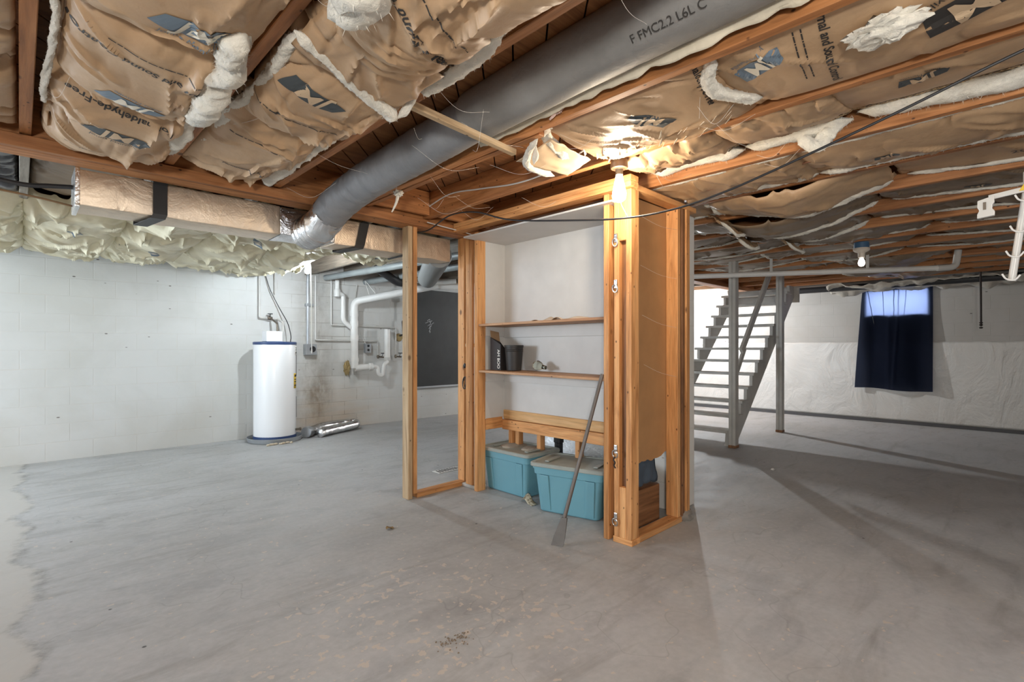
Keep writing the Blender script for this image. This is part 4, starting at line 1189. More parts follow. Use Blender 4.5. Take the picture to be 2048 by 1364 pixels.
# odds inside the right end of the closet
m = MB(); m.grid(16, 12, lambda u, v: Vector((2.95 + .4 * u, 1.93 + .05 * v + .02 * nz(u * 4, v * 4), .28 + .30 * v + .02 * nz(u * 6, 2))))
tag(m.build('cloth_bundle', M_SLATE, None, True, solid=.05), 'slate blue padded cloth standing inside the right end of the closet', 'cloth')
m = MB(); m.box(2.90, 3.34, 1.885, 2.02, .004, .26); tag(m.build('wooden_crate', W_DARK, None, bevel=.006), 'dark wooden crate on the floor at the right end of the closet', 'crate')
# things behind the closet
struct(MB().box(3.56, 3.86, 1.87, 2.40, 0, 2.29).build('pillar', M_PILLAR, bevel=.012))
m = MB(); m.grid(24, 14, lambda u, v: Vector((4.12 + .01 * nz(u * 6, v * 6), 2.75 + 1.0 * u, .0 + .85 * v)))
tag(m.build('foil_board', M_FOILB, None, True, solid=.025), 'silver foil faced board standing behind the closet totes', 'insulation')
m = MB(); m.tube([(3.86, 3.29, 0), (3.86, 3.29, 2.31)], .042, 16)
m.lathe([(.042, .30), (.05, .305), (.05, .36), (.042, .365)], (3.86, 3.29, 0), 16)
tag(m.build('drain_stack', M_RUBBER, None, True), 'black upright drain pipe behind the closet', 'pipe')
# floor register beyond the left studs
t = thing('floor_vent', 'small white floor grille beyond the left studs', 'vent', (3.1, 4.14, 0))
m = MB(); m.box(2.97, 3.27, 4.08, 4.20, .001, .006)
m.build('frame', M_WHITEP, t, bevel=.002)
m = MB()
for k in range(8): m.box(3.0 + .033 * k, 3.012 + .033 * k, 4.10, 4.18, .006, .008)
m.build('grille', M_BLACK, t)

# ---------------------------------------------------------------- water heater and plumbing on the left wall
HX, HY = 2.47, 7.12
t = thing('water_heater', 'white electric water heater with blue rims standing by the left wall', 'water heater', (HX, HY, 0))
m = MB(); m.lathe([(.33, .005), (.345, .06), (.34, .062), (.325, .012), (.0001, .011)], (HX, HY, 0), 40); m.build('drain_pan', M_GALV, t, True)
m = MB(); m.lathe([(.262, .035), (.268, .04), (.268, .075), (.262, .08)], (HX, HY, 0), 44); m.build('base_ring', M_BLUE, t, True)
m = MB(); m.lathe([(.263, .078), (.264, .09), (.264, 1.285), (.263, 1.295)], (HX, HY, 0), 48); m.build('jacket', M_ENAMEL, t, True)
m = MB(); m.lathe([(.268, 1.288), (.270, 1.292), (.270, 1.318), (.260, 1.326), (.0001, 1.332)], (HX, HY, 0), 48); m.build('top_cap', M_BLUE, t, True)
m = MB(); m.box(HX - .17, HX + .03, HY - .19, HY - .01, 1.328, 1.465); m.build('junction_cover', M_ENAMEL, t, bevel=.008)
def on_jacket(ang, z, off=.0015):
    r = .264 + off
    return lambda x, y: Vector((HX + r * math.cos(ang + x / r), HY + r * math.sin(ang + x / r), z + y))
def jpanel(name, ang, z0, z1, w, mat, off=.002):
    P = on_jacket(ang, (z0 + z1) / 2, off)
    mm = MB(); mm.grid(6, 2, lambda u, v: P((u - .5) * w, (v - .5) * (z1 - z0))); return mm.build(name, mat, t, True, solid=.003)
AR = R(-38)
jpanel('upper_access_panel', AR + .28, .86, 1.20, .05, M_RUBBER)
jpanel('lower_access_panel', AR + .28, .30, .58, .05, M_RUBBER)
jpanel('energy_label', AR - .05, .70, .90, .075, M_YELLOW)
jpanel('rating_label', AR + .05, 1.15, 1.27, .06, M_WHITEPAPER)
for q, (z, h) in enumerate(((.87, .03), (.82, .012), (.79, .012), (.74, .02))):
    jpanel('label_print', AR - .05, z - h / 2, z + h / 2, .05, M_INK, .0045)
for (z, h) in ((1.245, .012), (1.22, .01), (1.18, .016)): jpanel('label_print', AR + .05, z - h / 2, z + h / 2, .035, M_INK, .0045)
m = MB(); m.lathe([(.016, 0), (.016, .05), (.022, .052), (.022, .07)], (HX + .21, HY - .17, .14), 10, Matrix.Rotation(R(90), 4, 'Y') @ Matrix.Rotation(R(0), 4, 'X')); m.build('drain_valve', M_BRASS, t, True)
m = MB()
for k in range(7): m.blob((HX - .22 + .05 * k + .01 * math.sin(k * 3), HY - .37 - .015 * math.cos(k * 2), .012), (.02 + .008 * (k % 3), .018, .014), k, .4, 3, 6, 8)
tag(m.build('rubble', plain('rubble', (.58, .50, .38), .95, 0, .3), None, True), 'pale crumbs of debris in front of the water heater pan', 'debris', None, 'stuff')

YW = 7.45
def pipe(m, pts, r, n=10):
    """straight runs with small rounded corners"""
    P = [Vector(p) for p in pts]; out = [P[0]]
    for i in range(1, len(P) - 1):
        a, b, c = P[i - 1], P[i], P[i + 1]
        k = min(r * 1.8, (a - b).length * .45, (c - b).length * .45)
        p0 = b + (a - b).normalized() * k; p2 = b + (c - b).normalized() * k
        for q in range(6):
            s_ = q / 5; out.append(p0 * (1 - s_) ** 2 + b * 2 * s_ * (1 - s_) + p2 * s_ ** 2)
    out.append(P[-1])
    return m.tube(out, r, n)
def collar(m, p, axis, r, l=.03):
    rot = {'z': None, 'x': Matrix.Rotation(R(90), 4, 'Y'), 'y': Matrix.Rotation(R(90), 4, 'X')}[axis]
    m.lathe([(r * .9, -l / 2), (r, -l / 2), (r, l / 2), (r * .9, l / 2)], p, 14, rot)
# heater supply
t = thing('supply_pipe', 'grey supply pipe with a shutoff valve above the water heater', 'pipe', (2.5, YW, 1.33))
m = MB(); pipe(m, [(2.38, YW, 2.32), (2.38, YW, 1.665), (2.62, YW, 1.65), (2.62, 7.25, 1.60), (2.60, 7.20, 1.33)], .013); m.build('run', M_PIPE_W, t, True)
m = MB(); pipe(m, [(2.58, YW - .01, 2.32), (2.58, YW - .01, 2.0)], .008); m.build('riser', M_PIPE_W, t, True)
m = MB(); pipe(m, [(2.53, YW, 1.66), (2.53, 7.22, 1.58), (2.53, 7.18, 1.33)], .012); collar(m, (2.53, 7.18, 1.42), 'z', .02, .06); m.build('hot_run', M_BRASS, t, True)
m = MB(); m.lathe([(.02, -.03), (.024, 0), (.02, .03)], (2.51, YW - .02, 1.66), 12, Matrix.Rotation(R(90), 4, 'Y')); m.build('valve_body', M_BRASS, t, True)
m = MB(); m.tube([(2.51, YW - .02, 1.66), (2.51, YW - .03, 1.72)], .006, 8); m.lathe([(.001, -.004), (.034, -.004), (.034, .006), (.001, .006)], (2.51, YW - .03, 1.72), 12); m.build('valve_wheel', M_BLACK, t, True)
m = MB(); m.tube(spline([(2.46, 7.46, 2.26), (2.52, 7.44, 2.05), (2.63, 7.40, 1.80), (2.70, 7.30, 1.60), (2.69, 7.15, 1.42), (2.66, 7.08, 1.33)], 10), .006, 8)
tag(m.build('power_cable', M_RUBBER, None, True), 'thin black cable curving down the wall into the water heater', 'cable')
# conduit with receptacle box
t = thing('electrical_conduit', 'grey vertical conduit ending in a square metal outlet box', 'conduit', (3.05, YW, 1.2))
m = MB(); pipe(m, [(3.05, YW, 2.32), (3.05, YW, 1.27)], .02); m.build('tube', M_GALV, t, True)
m = MB(); m.box(3.0, 3.165, YW - .05, YL, 1.14, 1.30); bx_ = m.build('outlet_box', M_GALV, t, bevel=.006)
m = MB(); m.lathe([(.042, 0), (.045, .008), (.03, .012)], (3.10, YW - .05, 1.225), 18, Matrix.Rotation(R(90), 4, 'X')); m.build('receptacle', M_BLACK, bx_, True)
m = MB(); m.box(3.02, 3.13, YW - .02, YL, 1.86, 1.90); m.build('pipe_clip', M_GALV, t, bevel=.004)
# two painted water lines
def waterline(label, x, z, x2, zt, zv):
    t = thing('water_line', label, 'pipe', (x, YW, zv))
    m = MB(); pipe(m, [(x, YW, 2.32), (x, YW, z), (x2, YW, z - .01), (x2, YW, zv)], .012); m.build('run', M_PIPE_W, t, True)
    m = MB()
    for xx in (x + .35 * (x2 - x), x + .7 * (x2 - x)): collar(m, (xx, YW, z - .004), 'x', .017, .05)
    m.build('coupling', M_PIPE_W, t, True)
    m = MB(); m.lathe([(.015, -.03), (.022, 0), (.015, .03)], (x2, YW, zv), 12); m.tube([(x2, YW, zv), (x2 + .09, YW - .03, zv - .01)], .013, 8); m.build('valve_body', M_BRASS, t, True)
    m = MB(); m.tube([(x2 + .06, YW - .02, zv), (x2 + .06, YW - .05, zv + .05)], .005, 6)
    m.obox((x2 + .06, YW - .052, zv + .055), (.07, .012, .014), Matrix.Identity(4)); m.build('valve_handle', M_BLACK, t)
waterline('thin painted water line dropping at the stain to the left valve', 3.165, 1.365, 4.20, 2.3, 1.10)
waterline('thin painted water line bending above the plastic drain to the right valve', 3.41, 1.595, 4.53, 2.3, 1.10)
# big plastic drain
t = thing('drain_pipe', 'thick white plastic drain pipe bending down the wall into the floor line', 'pipe', (3.75, 7.33, .9))
m = MB(); pipe(m, [(4.75, 6.55, 2.235), (3.72, 7.33, 1.965), (3.745, 7.36, .93)], .056, 18); m.build('main_run', M_WHITEP, t, True)
m = MB()
for z in (1.78, 1.62, 1.40): collar(m, (3.725 + .02 * (1.9 - z), 7.345, z), 'z', .064, .09)
collar(m, (3.742, 7.355, 1.06), 'z', .063, .06)
m.build('coupling', M_WHITEP, t, True)
m = MB(); pipe(m, [(3.745, 7.36, .93), (4.02, 7.33, .945)], .052, 16); collar(m, (4.0, 7.33, .944), 'x', .06, .06); m.build('cleanout_tee', M_WHITEP, t, True)
m = MB(); pipe(m, [(4.02, 7.32, .945), (4.12, 7.32, .945), (4.13, 7.32, .82), (4.20, 7.30, .79), (4.22, 7.30, .98), (4.30, 7.32, 1.02)], .030, 14); m.build('trap', M_WHITEP, t, True)
m = MB(); pipe(m, [(3.47, 7.38, 2.30), (3.47, 7.38, 2.10)], .032, 14); m.lathe([(.032, 0), (.045, .01), (.048, .10), (.032, .13)], (3.47, 7.38, 2.02), 14)
pipe(m, [(3.48, 7.38, 2.08), (3.57, 7.38, 2.06), (3.565, 7.38, 1.66), (3.73, 7.345, 1.53)], .036, 14); m.build('vent_branch', M_WHITEP, t, True)
m = MB(); m.tube([(3.86, 7.25, 2.29), (3.93, 7.2, 2.0)], .005, 6); m.tube([(3.87, 7.25, 2.29), (4.02, 7.12, 2.04)], .005, 6); m.build('hanger_wire', M_WHITEPAPER, t, True)
m = MB(); m.blob((3.672, 7.475, .93), (.05, .03, .095), 9, .6, 4, 18, 26, .3); tag(m.build('spray_foam', M_FOAM, None, True), 'yellowish crusty foam around the drain pipe hole', 'foam')
# rest of the ceiling-level piping near the left studs
t = thing('ceiling_drain', 'white plastic drain with bends under the ceiling left of the studs', 'pipe', (4.6, 6.3, 2.2))
m = MB(); pipe(m, [(4.72, 6.60, 2.235), (6.6, 5.95, 2.27)], .06, 16); m.build('run', M_WHITEP, t, True)
m = MB(); pipe(m, [(4.35, 6.62, 2.30), (4.55, 6.5, 2.27), (4.80, 6.45, 2.29), (4.95, 6.35, 2.31)], .05, 14); collar(m, (4.36, 6.62, 2.29), 'z', .065, .07); m.build('bend', M_PIPE_W, t, True)
t = thing('rubber_coupling', 'black rubber bend with a steel clamp under the ceiling pipes', 'pipe', (4.0, 6.5, 2.2))
m = MB(); m.tube(spline([(3.55, 6.35, 2.36), (3.72, 6.40, 2.30), (3.95, 6.45, 2.21), (4.12, 6.45, 2.22), (4.22, 6.4, 2.30)], 10), .058, 16); m.build('hose', M_RUBBER, t, True)
m = MB(); m.tube([(4.02, 6.455, 2.20), (4.04, 6.455, 2.201)], .064, 18); m.build('clamp', M_STEEL, t, True)
t = tag(MB().tube([(3.3, 7.4, 2.30), (3.62, 4.3, 2.30)], .045, 14).build('grey_pipe', M_DIRTW, None, True), 'grey pipe running under the joists toward the girder, right of the left bulb', 'pipe')
t = tag(MB().tube([(3.95, 7.4, 2.295), (4.05, 5.0, 2.295)], .05, 14).build('grey_pipe', M_DIRTW, None, True), 'second grey pipe under the joists above the plastic drain', 'pipe')
# outlet with cable
t = thing('wall_outlet', 'small grey outlet box on the left wall beside the plastic drain', 'outlet', (4.01, YW, 1.17))
m = MB(); m.box(3.97, 4.065, YW - .02, YL, 1.165, 1.315); m.build('box', M_GALV, t, bevel=.005)
m = MB()
for z in (1.275, 1.21): m.lathe([(.0001, -.002), (.02, -.002), (.02, .003)], (4.018, YW - .021, z), 14, Matrix.Rotation(R(90), 4, 'X'))
m.build('receptacle', M_BLACK, t, True)
m = MB(); m.tube(spline([(3.98, YW, 1.31), (3.88, YW, 1.5), (3.80, YW, 1.75), (3.79, YW, 1.95), (3.83, YW, 2.25)], 8), .008, 8); m.build('cable', M_PIPE_W, t, True)
# upright white standpipe
t = thing('standpipe', 'short fat white standpipe between the two wall valves', 'pipe', (4.33, 7.38, 1.0))
m = MB(); pipe(m, [(4.33, 7.38, 1.55), (4.33, 7.38, 1.08)], .05, 18); m.build('tube', M_WHITEP, t, True)
m = MB(); m.lathe([(.056, 1.04), (.056, 1.09)], (4.33, 7.38, 0), 18); m.build('base_collar', M_PIPE_W, t, True)
# black drain hose
t = thing('drop_cord', 'black cord dropping from the ceiling into a wall hole beside the stud', 'cable', (4.7, 7.3, 1.4))
m = MB(); pipe(m, [(4.72, 7.4, 2.30), (4.72, 7.4, 1.72), (4.64, 7.42, 1.70), (4.66, 7.42, 1.47), (4.62, 7.47, 1.45)], .014, 10); m.build('cord', M_RUBBER, t, True)
m = MB(); m.box(4.695, 4.755, 7.37, 7.43, 2.02, 2.24); m.build('adapter', M_RUBBER, t, bevel=.008)
m = MB(); m.lathe([(.0001, 0), (.07, .0), (.06, .02), (.0001, .025)], (4.62, 7.495, 1.42), 16, Matrix.Rotation(R(90), 4, 'X')); m.build('escutcheon', M_FOAM, t, True)
# blackboard leaning on the wall
t = thing('blackboard', 'tall black board fixed on the left wall beyond the closet studs', 'board', (5.4, YW, .55))
m = MB(); m.box(4.92, 5.98, 7.455, 7.495, .56, 2.27); m.build('panel', M_CHALK, t, bevel=.004)
m = MB(); m.box(4.90, 6.0, 7.445, 7.495, .535, .565); m.build('bottom_trim', M_GALV, t, bevel=.003)
m = MB()
for k, (z, w) in enumerate(((1.72, .05), (1.68, .09), (1.63, .04), (1.58, .02), (1.53, .015))):
    m.tube(spline([(5.22 - w, 7.452, z), (5.22, 7.452, z + .03), (5.22 + w * .3, 7.452, z - .02), (5.22 + w, 7.452, z + .015)], 6), .005, 5)
m.build('chalk_scribble', M_CHALKW, t)
# silver flexible hose on the floor
t = thing('flexible_hose', 'silver foil flexible duct folded in a loop on the floor by the heater', 'duct', (3.2, 7.2, 0))
P = spline([(2.86, 7.02, .075), (3.0, 7.14, .07), (3.2, 7.30, .075), (3.45, 7.38, .08), (3.66, 7.33, .085), (3.68, 7.20, .08), (3.5, 7.12, .07), (3.2, 7.0, .065), (2.98, 6.88, .062)], 22)
m = MB(); m.tube(P, [.060 + .005 * (i % 2) for i in range(len(P))], 18, True, lambda i, k, p: 1 + .10 * nz(p.x * 18, k * .6, p.y * 18)); m.build('hose', M_FOIL2, t, True, sharp=80)
m = MB(); m.lathe([(.045, -.02), (.072, -.02), (.075, .0), (.075, .07), (.062, .09)], (2.845, 6.99, .078), 22, Matrix.Rotation(R(-50), 4, 'Z') @ Matrix.Rotation(R(-90), 4, 'X')); m.build('collar', M_GALV, t, True)
m = MB(); m.lathe([(.0001, 0), (.068, 0)], (2.835, 6.98, .078), 20, Matrix.Rotation(R(-50), 4, 'Z') @ Matrix.Rotation(R(-90), 4, 'X')); m.build('mouth', M_BLACK, t)

# ---------------------------------------------------------------- stairs
t = thing('staircase', 'open riser painted wooden staircase rising toward the right wall', 'stairs', (7.6, 3.15, 0))
YN, YO = 2.66, 3.66
def stringer(y):
    m = MB(); pts = []
    X = lambda z: 6.50 + (z) * 1.105
    pts = [(X(0) - .02, 0), (X(0) + .26, 0)]
    v = []
    poly = [(6.42, .0), (6.70, .0), (8.98, 2.06), (8.98, 2.235), (8.75, 2.235)]
    # saw-tooth upper side, top to bottom
    for k in range(11, -1, -1):
        z = .176 * (k + 1) - .005; x = 6.43 + .196 * k
        poly += [(x + .205, z), (x + .015, z)]
    n = len(poly)
    v = [(x, y - .02, z) for x, z in poly] + [(x, y + .02, z) for x, z in poly]
    f = [tuple(range(n)), tuple(range(2 * n - 1, n - 1, -1))] + [(i, (i + 1) % n, n + (i + 1) % n, n + i) for i in range(n)]
    return m.add(v, f)
stringer(YN + .03).build('stringer', W_PAINT, t)
stringer(YO - .03).build('stringer', W_PAINT, t)
for k in range(12):
    z = .176 * (k + 1); x = 6.43 + .196 * k
    m = MB(); m.box(x - .02, x + .215, YN - .02, YO + .02, z - .018, z + .018); m.build('tread', W_PAINT, t, bevel=.004)
m = MB(); m.box(6.40, 6.49, YN - .05, YN + .01, 0, .20); m.build('foot_block', W_PAINT, t, bevel=.004)
def post(x, y, label):
    t = thing('stair_post', label, 'post', (x, y, 0), 'posts beside the stairs')
    m = MB(); m.box(x - .05, x + .05, y - .045, y - .004, 0, 2.32); m.build('ply', W_PAINT, t, bevel=.004)
    m = MB(); m.box(x - .048, x + .052, y + .000, y + .041, 0, 2.32); m.build('ply', W_PAINT, t, bevel=.004)
    m = MB(); m.box(x - .053, x + .055, y - .048, y + .044, 0, .035); m.build('stained_foot', W_DARK, t, bevel=.003)
post(6.38, 2.585, 'painted doubled post standing at the foot of the stairs')
post(8.06, 2.585, 'painted doubled post under the upper end of the stairs')
board('handrail', (6.72, 2.62, 1.20), (7.74, 2.62, 2.31), .04, .09, W_PAINT, 'painted sloping rail between the two stair posts', 'rail', 'stair rails')
board('handrail', (6.40, 3.70, 1.05), (7.45, 3.70, 2.31), .04, .09, W_PAINT, 'painted sloping rail on the far side of the stairs', 'rail', 'stair rails')
board('rail_end', (6.60, 2.625, .95), (6.84, 2.625, 1.24), .03, .07, W_PAINT, 'short painted brace at the lower end of the near stair rail', 'rail')
board('stair_header', (9.01, 2.60, 2.10), (9.01, 3.72, 2.10), .045, .24, W_PAINT, 'painted header board across the top of the stairs', 'board')

# ---------------------------------------------------------------- right wall
m = MB()
def sheet(u, v):
    y = -2.4 + 9.85 * u; z = .055 + 1.285 * v
    return Vector((XR - .010 + .005 * nz(y * 1.3, z * 1.1) + .004 * nz(y * 4 + z * 2.2, z * 2.4, 3), y, z + .008 * nz(y * 5, 1) * v))
m.grid(260, 44, sheet)
tag(m.build('plastic_sheet', M_SHEET, None, True, solid=.001), 'wrinkled white plastic sheet covering the lower half of the right wall', 'sheet')
struct(MB().box(XR - .03, XR, YF, YL, 0, .05).build('base_strip_right', plain('dark_base', (.10, .10, .105), .8, 0, .3)))  # dark strip for the gap below the plastic sheet
# curtain over the window
pl_ = MB()
for (ya, yb, w) in ((1.93, 1.84, .012), (1.72, 1.70, .010), (1.565, 1.57, .014), (1.50, 1.515, .012), (1.40, 1.45, .009)):
    pl_.grid(2, 20, lambda u, v, ya=ya, yb=yb, w=w: Vector((XR - .019, ya + (yb - ya) * v + w * (u - .5) * (1 - .5 * v) + .006 * nz(v * 4, ya * 9), 2.26 - .62 * v)))
t = thing('curtain', 'dark navy curtain nailed over the small basement window', 'curtain', (XR - .06, 1.55, .55))
def cur(u, v):
    top, bot = 2.275, .565 - .02 * u + .012 * math.sin(u * 7)
    yt = 1.995 - .925 * u; yb = 2.105 - 1.04 * u
    z = top + (bot - top) * v
    y = yt + (yb - yt) * v ** .8
    f = (.010 + .012 * v) * math.sin(u * 15 + 1.2 * math.sin(u * 6)) + .010 * nz(u * 6, v * 2) + .014 * math.exp(-((u - .40 - .05 * v) / .03) ** 2) * (1 - .3 * v) + .014 * math.exp(-((u - .55 + .04 * v) / .02) ** 2)
    return Vector((XR - .024 - f * (.35 + .65 * sm(.2, .5, v)) - .045 * sm(.3, 1, v), y, z))
m = MB(); m.grid(110, 80, cur); m.build('cloth', M_CURTAIN, t, True)
pl_.build('pleat', M_BLACK, t, True, solid=.001)
m = MB()
for k in range(5): m.lathe([(.0001, 0), (.008, .002), (.008, .006)], (XR - .028, 1.96 - .2 * k, 2.262), 8, Matrix.Rotation(R(-90), 4, 'Y'))
m.build('nail', M_STEEL, t)
m = MB(); m.tube(spline([(9.75, .49, 2.33), (9.75, .487, 2.1), (9.75, .484, 1.62), (9.75, .484, 1.55)], 8), .012, 8)
for z in (1.60, 1.57, 1.53): m.lathe([(.012, z - .012), (.024, z), (.012, z + .012)], (9.75, .484, 0), 8)
tag(m.build('hanging_rope', M_ROPE, None, True), 'dark knotted rope hanging down in front of the right wall', 'rope')
# white overhead drain along the stairs
t = thing('overhead_pipe', 'long thin white pipe crossing above the stairs and the curtain', 'pipe', (6.6, 1.8, 2.1))
m = MB(); m.tube([(5.5, 3.34, 2.118), (5.92, 2.87, 2.12), (7.42, .70, 2.145)], .030, 14); m.build('run', M_WHITEP, t, True)
m = MB(); pipe(m, [(7.40, .73, 2.145), (7.50, .58, 2.15), (7.52, .56, 2.34)], .034, 14); m.build('elbow', M_PIPE_W, t, True)
m = MB()
for q in (.33, .72): m.obox((5.92 + 1.5 * q, 2.87 - 2.17 * q, 2.23), (.01, .03, .20), Matrix.Identity(4))
m.build('hanger', M_PIPE_W, t)
# ceiling-edge batt over the right wall
fm = MB(); fm.grid(90, 14, lambda u, v: Vector((9.75 + .58 * v, -1.2 + 3.6 * u, 2.27 + .10 * nz(u * 12, v * 3) - .07 * math.sin(math.pi * v) + .05 * nz(u * 30, v * 8, 2))))
tag(fm.build('sill_insulation', fiber('dirty_fiberglass', (.46, .42, .36)), None, True, solid=.02), 'dirty grey fiberglass stuffed along the top of the right wall', 'insulation')
m = MB(); pipe(m, [(9.9, -1.0, 2.24), (9.9, 3.2, 2.25)], .05, 12); tag(m.build('dark_pipe', M_RUBBER, None, True), 'dark pipe along the top of the right wall above the curtain', 'pipe')
# hook rack hanging from the joist at the right edge
t = thing('hook_rack', 'white hanging hook rack with an arm and a yellow tag at the right edge', 'rack', (3.1, .03, 1.5))
A0, A1 = Vector((3.10, .056, 1.57)), Vector((3.06, -.035, 2.325))
m = MB(); m.tube([A0, A1], .0135, 12); m.build('pole', M_CLEARP, t, True)
for q in (.0, .13, .27, .44):
    p = A0 + (A1 - A0) * (q + .012)
    m = MB()
    P = [(p.x - .03, p.y + .030, p.z + .022), (p.x - .028, p.y + .020, p.z + .002), (p.x - .018, p.y + .004, p.z - .006), (p.x - .016, p.y - .012, p.z - .004), (p.x - .018, p.y - .026, p.z + .014)]
    m.tube(spline(P, 5), .0035, 8); m.build('hook', M_WHITEP, t, True)
arm0 = A0 + (A1 - A0) * .50
m = MB(); m.obox((arm0.x - .03, arm0.y + .052, arm0.z - .002), (.012, .13, .022), Matrix.Rotation(R(-7), 4, 'X')); m.build('arm', M_CLEARP, t, bevel=.003)
m = MB()
def plate_pts(x):
    return [(x, arm0.y + .10, 1.942), (x, arm0.y + .152, 1.928), (x, arm0.y + .153, 1.90), (x, arm0.y + .146, 1.885), (x, arm0.y + .153, 1.868), (x, arm0.y + .153, 1.85), (x, arm0.y + .097, 1.856), (x, arm0.y + .096, 1.875), (x, arm0.y + .105, 1.888), (x, arm0.y + .103, 1.905), (x, arm0.y + .097, 1.915)]
pa, pb = plate_pts(arm0.x - .045), plate_pts(arm0.x - .018); n = len(pa)
m.add(pa + pb, [tuple(range(n)), tuple(range(2 * n - 1, n - 1, -1))] + [(i, (i + 1) % n, n + (i + 1) % n, n + i) for i in range(n)])
pl = m.build('end_plate', M_CLEARP, t, bevel=.003)
m = MB(); m.box(arm0.x - .047, arm0.x - .0445, arm0.y + .124, arm0.y + .134, 1.885, 1.918); m.build('slot', M_BRASS, pl)
m = MB(); m.add([(arm0.x - .04, arm0.y + .022, 1.945), (arm0.x - .04, arm0.y - .03, 1.945), (arm0.x - .04, arm0.y - .03, 1.99), (arm0.x - .04, arm0.y + .004, 1.978)], [(0, 1, 2, 3)]); m.build('yellow_tag', M_YELLOW, t, solid=.002)
m = MB(); m.lathe([(.012, 0), (.018, .006), (.018, .05), (.010, .062)], (arm0.x - .02, arm0.y - .008, 1.975), 12); m.build('cap', M_CLEARP, t, True)
t.location.z -= .03

# ---------------------------------------------------------------- cables, strings, cobwebs
m = MB(); m.tube(spline([(2.45, 3.68, 2.24), (2.45, 3.5, 2.235), (2.45, 3.22, 2.30), (2.45, 2.91, 2.268), (2.45, 2.636, 2.172), (2.45, 2.435, 2.119), (2.45, 2.078, 2.054), (2.45, 1.631, 1.985), (2.45, 1.322, 1.973), (2.45, 1.057, 2.002), (2.45, .785, 2.06), (2.45, .353, 2.169), (2.45, .014, 2.264), (2.44, -.3, 2.315)], 10), .0058, 8)
tag(m.build('electrical_cable', M_RUBBER, None, True), 'long black cable sagging in front of the closet and rising to the upper right', 'cable')
m = MB(); m.tube(spline([(2.41, 3.5, 2.40), (2.41, 3.17, 2.45), (2.408, 2.807, 2.409), (2.405, 2.443, 2.361), (2.405, 2.169, 2.362), (2.405, 1.964, 2.397), (2.405, 1.83, 2.431)], 8), .0055, 8)
tag(m.build('electrical_cable', M_PIPE_W, None, True), 'thin pale cable stapled along the bulb joist above the closet', 'cable')
m = MB(); m.tube(spline([(2.40, 3.46, 2.28), (2.60, 3.47, 2.272), (2.82, 3.46, 2.258), (2.98, 3.49, 2.245)], 8), .005, 8)
tag(m.build('electrical_cable', M_PIPE_W, None, True), 'thin pale cable along the ledger above the left closet stud', 'cable')
m = MB(); m.tube([(3.30, YF, 2.352), (3.30, .0, 2.350), (3.30, .9, 2.335), (3.30, 1.6, 2.30)], .006, 8)
tag(m.build('copper_line', plain('copper', (.30, .14, .08), .4, .6), None, True), 'long thin copper line under the batts right of the broad orange joist', 'pipe')
m = MB(); m.tube(spline([(-.25, 3.9, 2.18), (.0, 3.92, 2.16), (.12, 3.92, 2.175), (.222, 3.92, 2.19)], 8), .013, 8)
tag(m.build('electrical_cable', M_RUBBER, None, True), 'thick black cable entering the left end of the square duct', 'cable')
m = MB(); m.tube(spline([(-.25, 3.95, 2.13), (.05, 3.96, 2.11), (.222, 3.95, 2.085)], 8), .006, 8)
tag(m.build('electrical_cable', plain('brown_wire', (.22, .13, .06), .6), None, True), 'thin brown wire below the thick cable at the duct end', 'cable')
m = MB(); m.tube(spline([(2.46, 1.64, 2.30), (2.455, 1.635, 2.1), (2.45, 1.58, 1.985)], 6), .0014, 5)
tag(m.build('pull_string', M_WEB, None), 'thin white string from the tapered bulb to the black cable', 'string')
m = MB()
rnd = random.Random(3)
for k in range(46):
    x = rnd.uniform(.1, 3.4); y = rnd.uniform(.6, 3.3); l = rnd.uniform(.15, .5); a = rnd.uniform(0, 6.28)
    p0 = Vector((x, y, 2.315)); p1 = Vector((x + l * math.cos(a), y + l * math.sin(a), 2.315 - rnd.uniform(0, .02)))
    md = (p0 + p1) / 2 - Vector((0, 0, rnd.uniform(.02, .09)))
    m.tube(spline([p0, md, p1], 7), .0006, 4, False)
tag(m.build('cobweb', M_WEB, None), 'fine cobweb strands hanging under the front ceiling joists', 'cobweb', None, 'stuff')
m = MB()
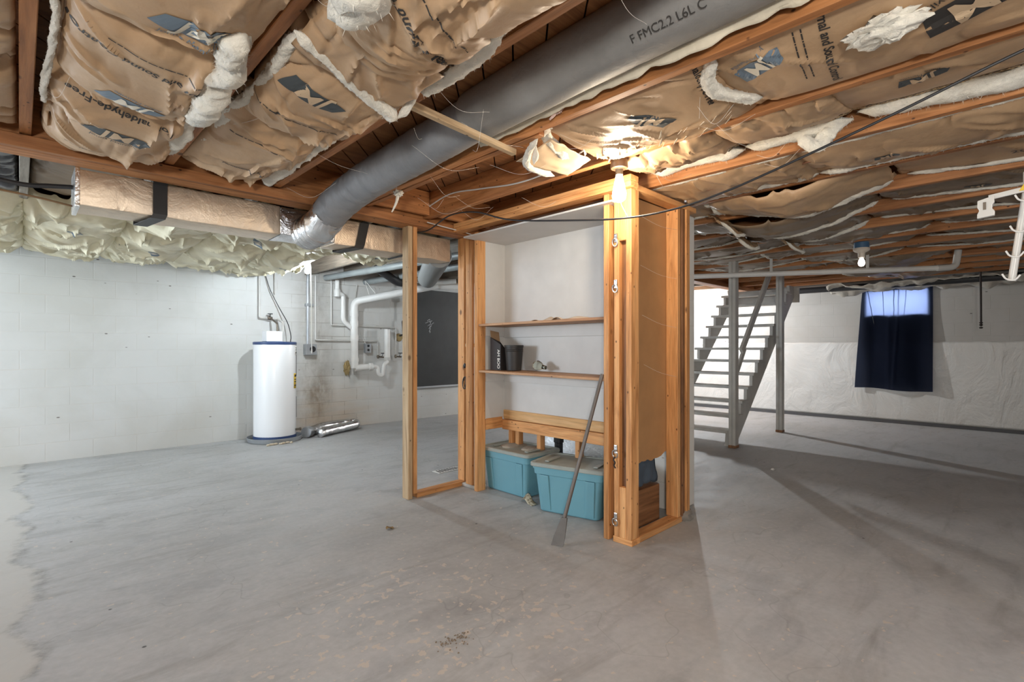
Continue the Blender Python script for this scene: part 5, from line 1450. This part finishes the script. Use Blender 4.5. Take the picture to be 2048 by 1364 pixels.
for k in range(4): m.tube(spline([(2.84 + .02 * k, 1.75, 2.1 - .32 * k), (3.1, 1.745, 2.07 - .33 * k), (3.36, 1.76, 2.09 - .35 * k)], 5), .0007, 4, False)
tag(m.build('cobweb', M_WEB, None), 'fine cobweb strands across the right closet wall opening', 'cobweb', None, 'stuff')

t = thing('added_fill_lamp', 'added square fill lamp on a black tripod behind the camera', 'lamp', (-1.25, -1.04, 0))  # lamp body added out of view to carry the fill light
m = MB(); m.tube([(-1.25, -1.04, .45), (-1.25, -1.04, 1.42)], .014, 10); m.build('pole', M_BLACK, t, True)
for k in range(3):
    a = R(40 + 120 * k)
    m = MB(); m.tube([(-1.25, -1.04, .5), (-1.25 + .35 * math.cos(a), -1.04 + .35 * math.sin(a), .01)], .010, 8); m.build('leg', M_BLACK, t, True)
m = MB(); m.obox((-1.22, -1.01, 1.41), (.08, .56, .56), (Vector((2.6, 2.4, 2.1)) - Vector((-1.15, -.95, 1.42))).to_track_quat('X', 'Z').to_matrix()); m.build('head', M_BLACK, t, bevel=.01)

# ---------------------------------------------------------------- floor litter
m = MB(); rnd = random.Random(11)
for k in range(70):
    a = rnd.uniform(0, 6.28); r = abs(rnd.gauss(0, .03))
    x, y = 1.32 + r * math.cos(a) * 1.0 + .03 * math.cos(a), 1.72 - r * math.sin(a) * 1.2
    s_ = rnd.uniform(.0015, .004)
    m.blob((x, y, s_ * .6), (s_ * 1.3, s_, s_ * .7), k, .4, 3, 4, 6)
tag(m.build('dirt', M_MUD, None, True), 'small heap of brown dirt crumbs on the front floor', 'dirt', None, 'stuff')
m = MB(); m.grid(8, 5, lambda u, v: Vector((1.80 + .055 * u, 3.08 + .035 * (v - .5) * math.sin(math.pi * (.1 + .8 * u)) * 1.6, .003 + .014 * abs(v - .5) + .006 * math.sin(u * 6))))
tag(m.build('dry_leaf', plain('leaf', (.26, .17, .07), .8), None, True, solid=.001), 'curled dry brown leaf on the floor left of the totes', 'leaf')
m = MB(); m.blob((5.5, 1.83, .008), (.025, .016, .010), 2, .4); tag(m.build('paint_chip', M_WHITEPAPER, None, True), 'small white chip on the floor in front of the stair posts', 'debris')
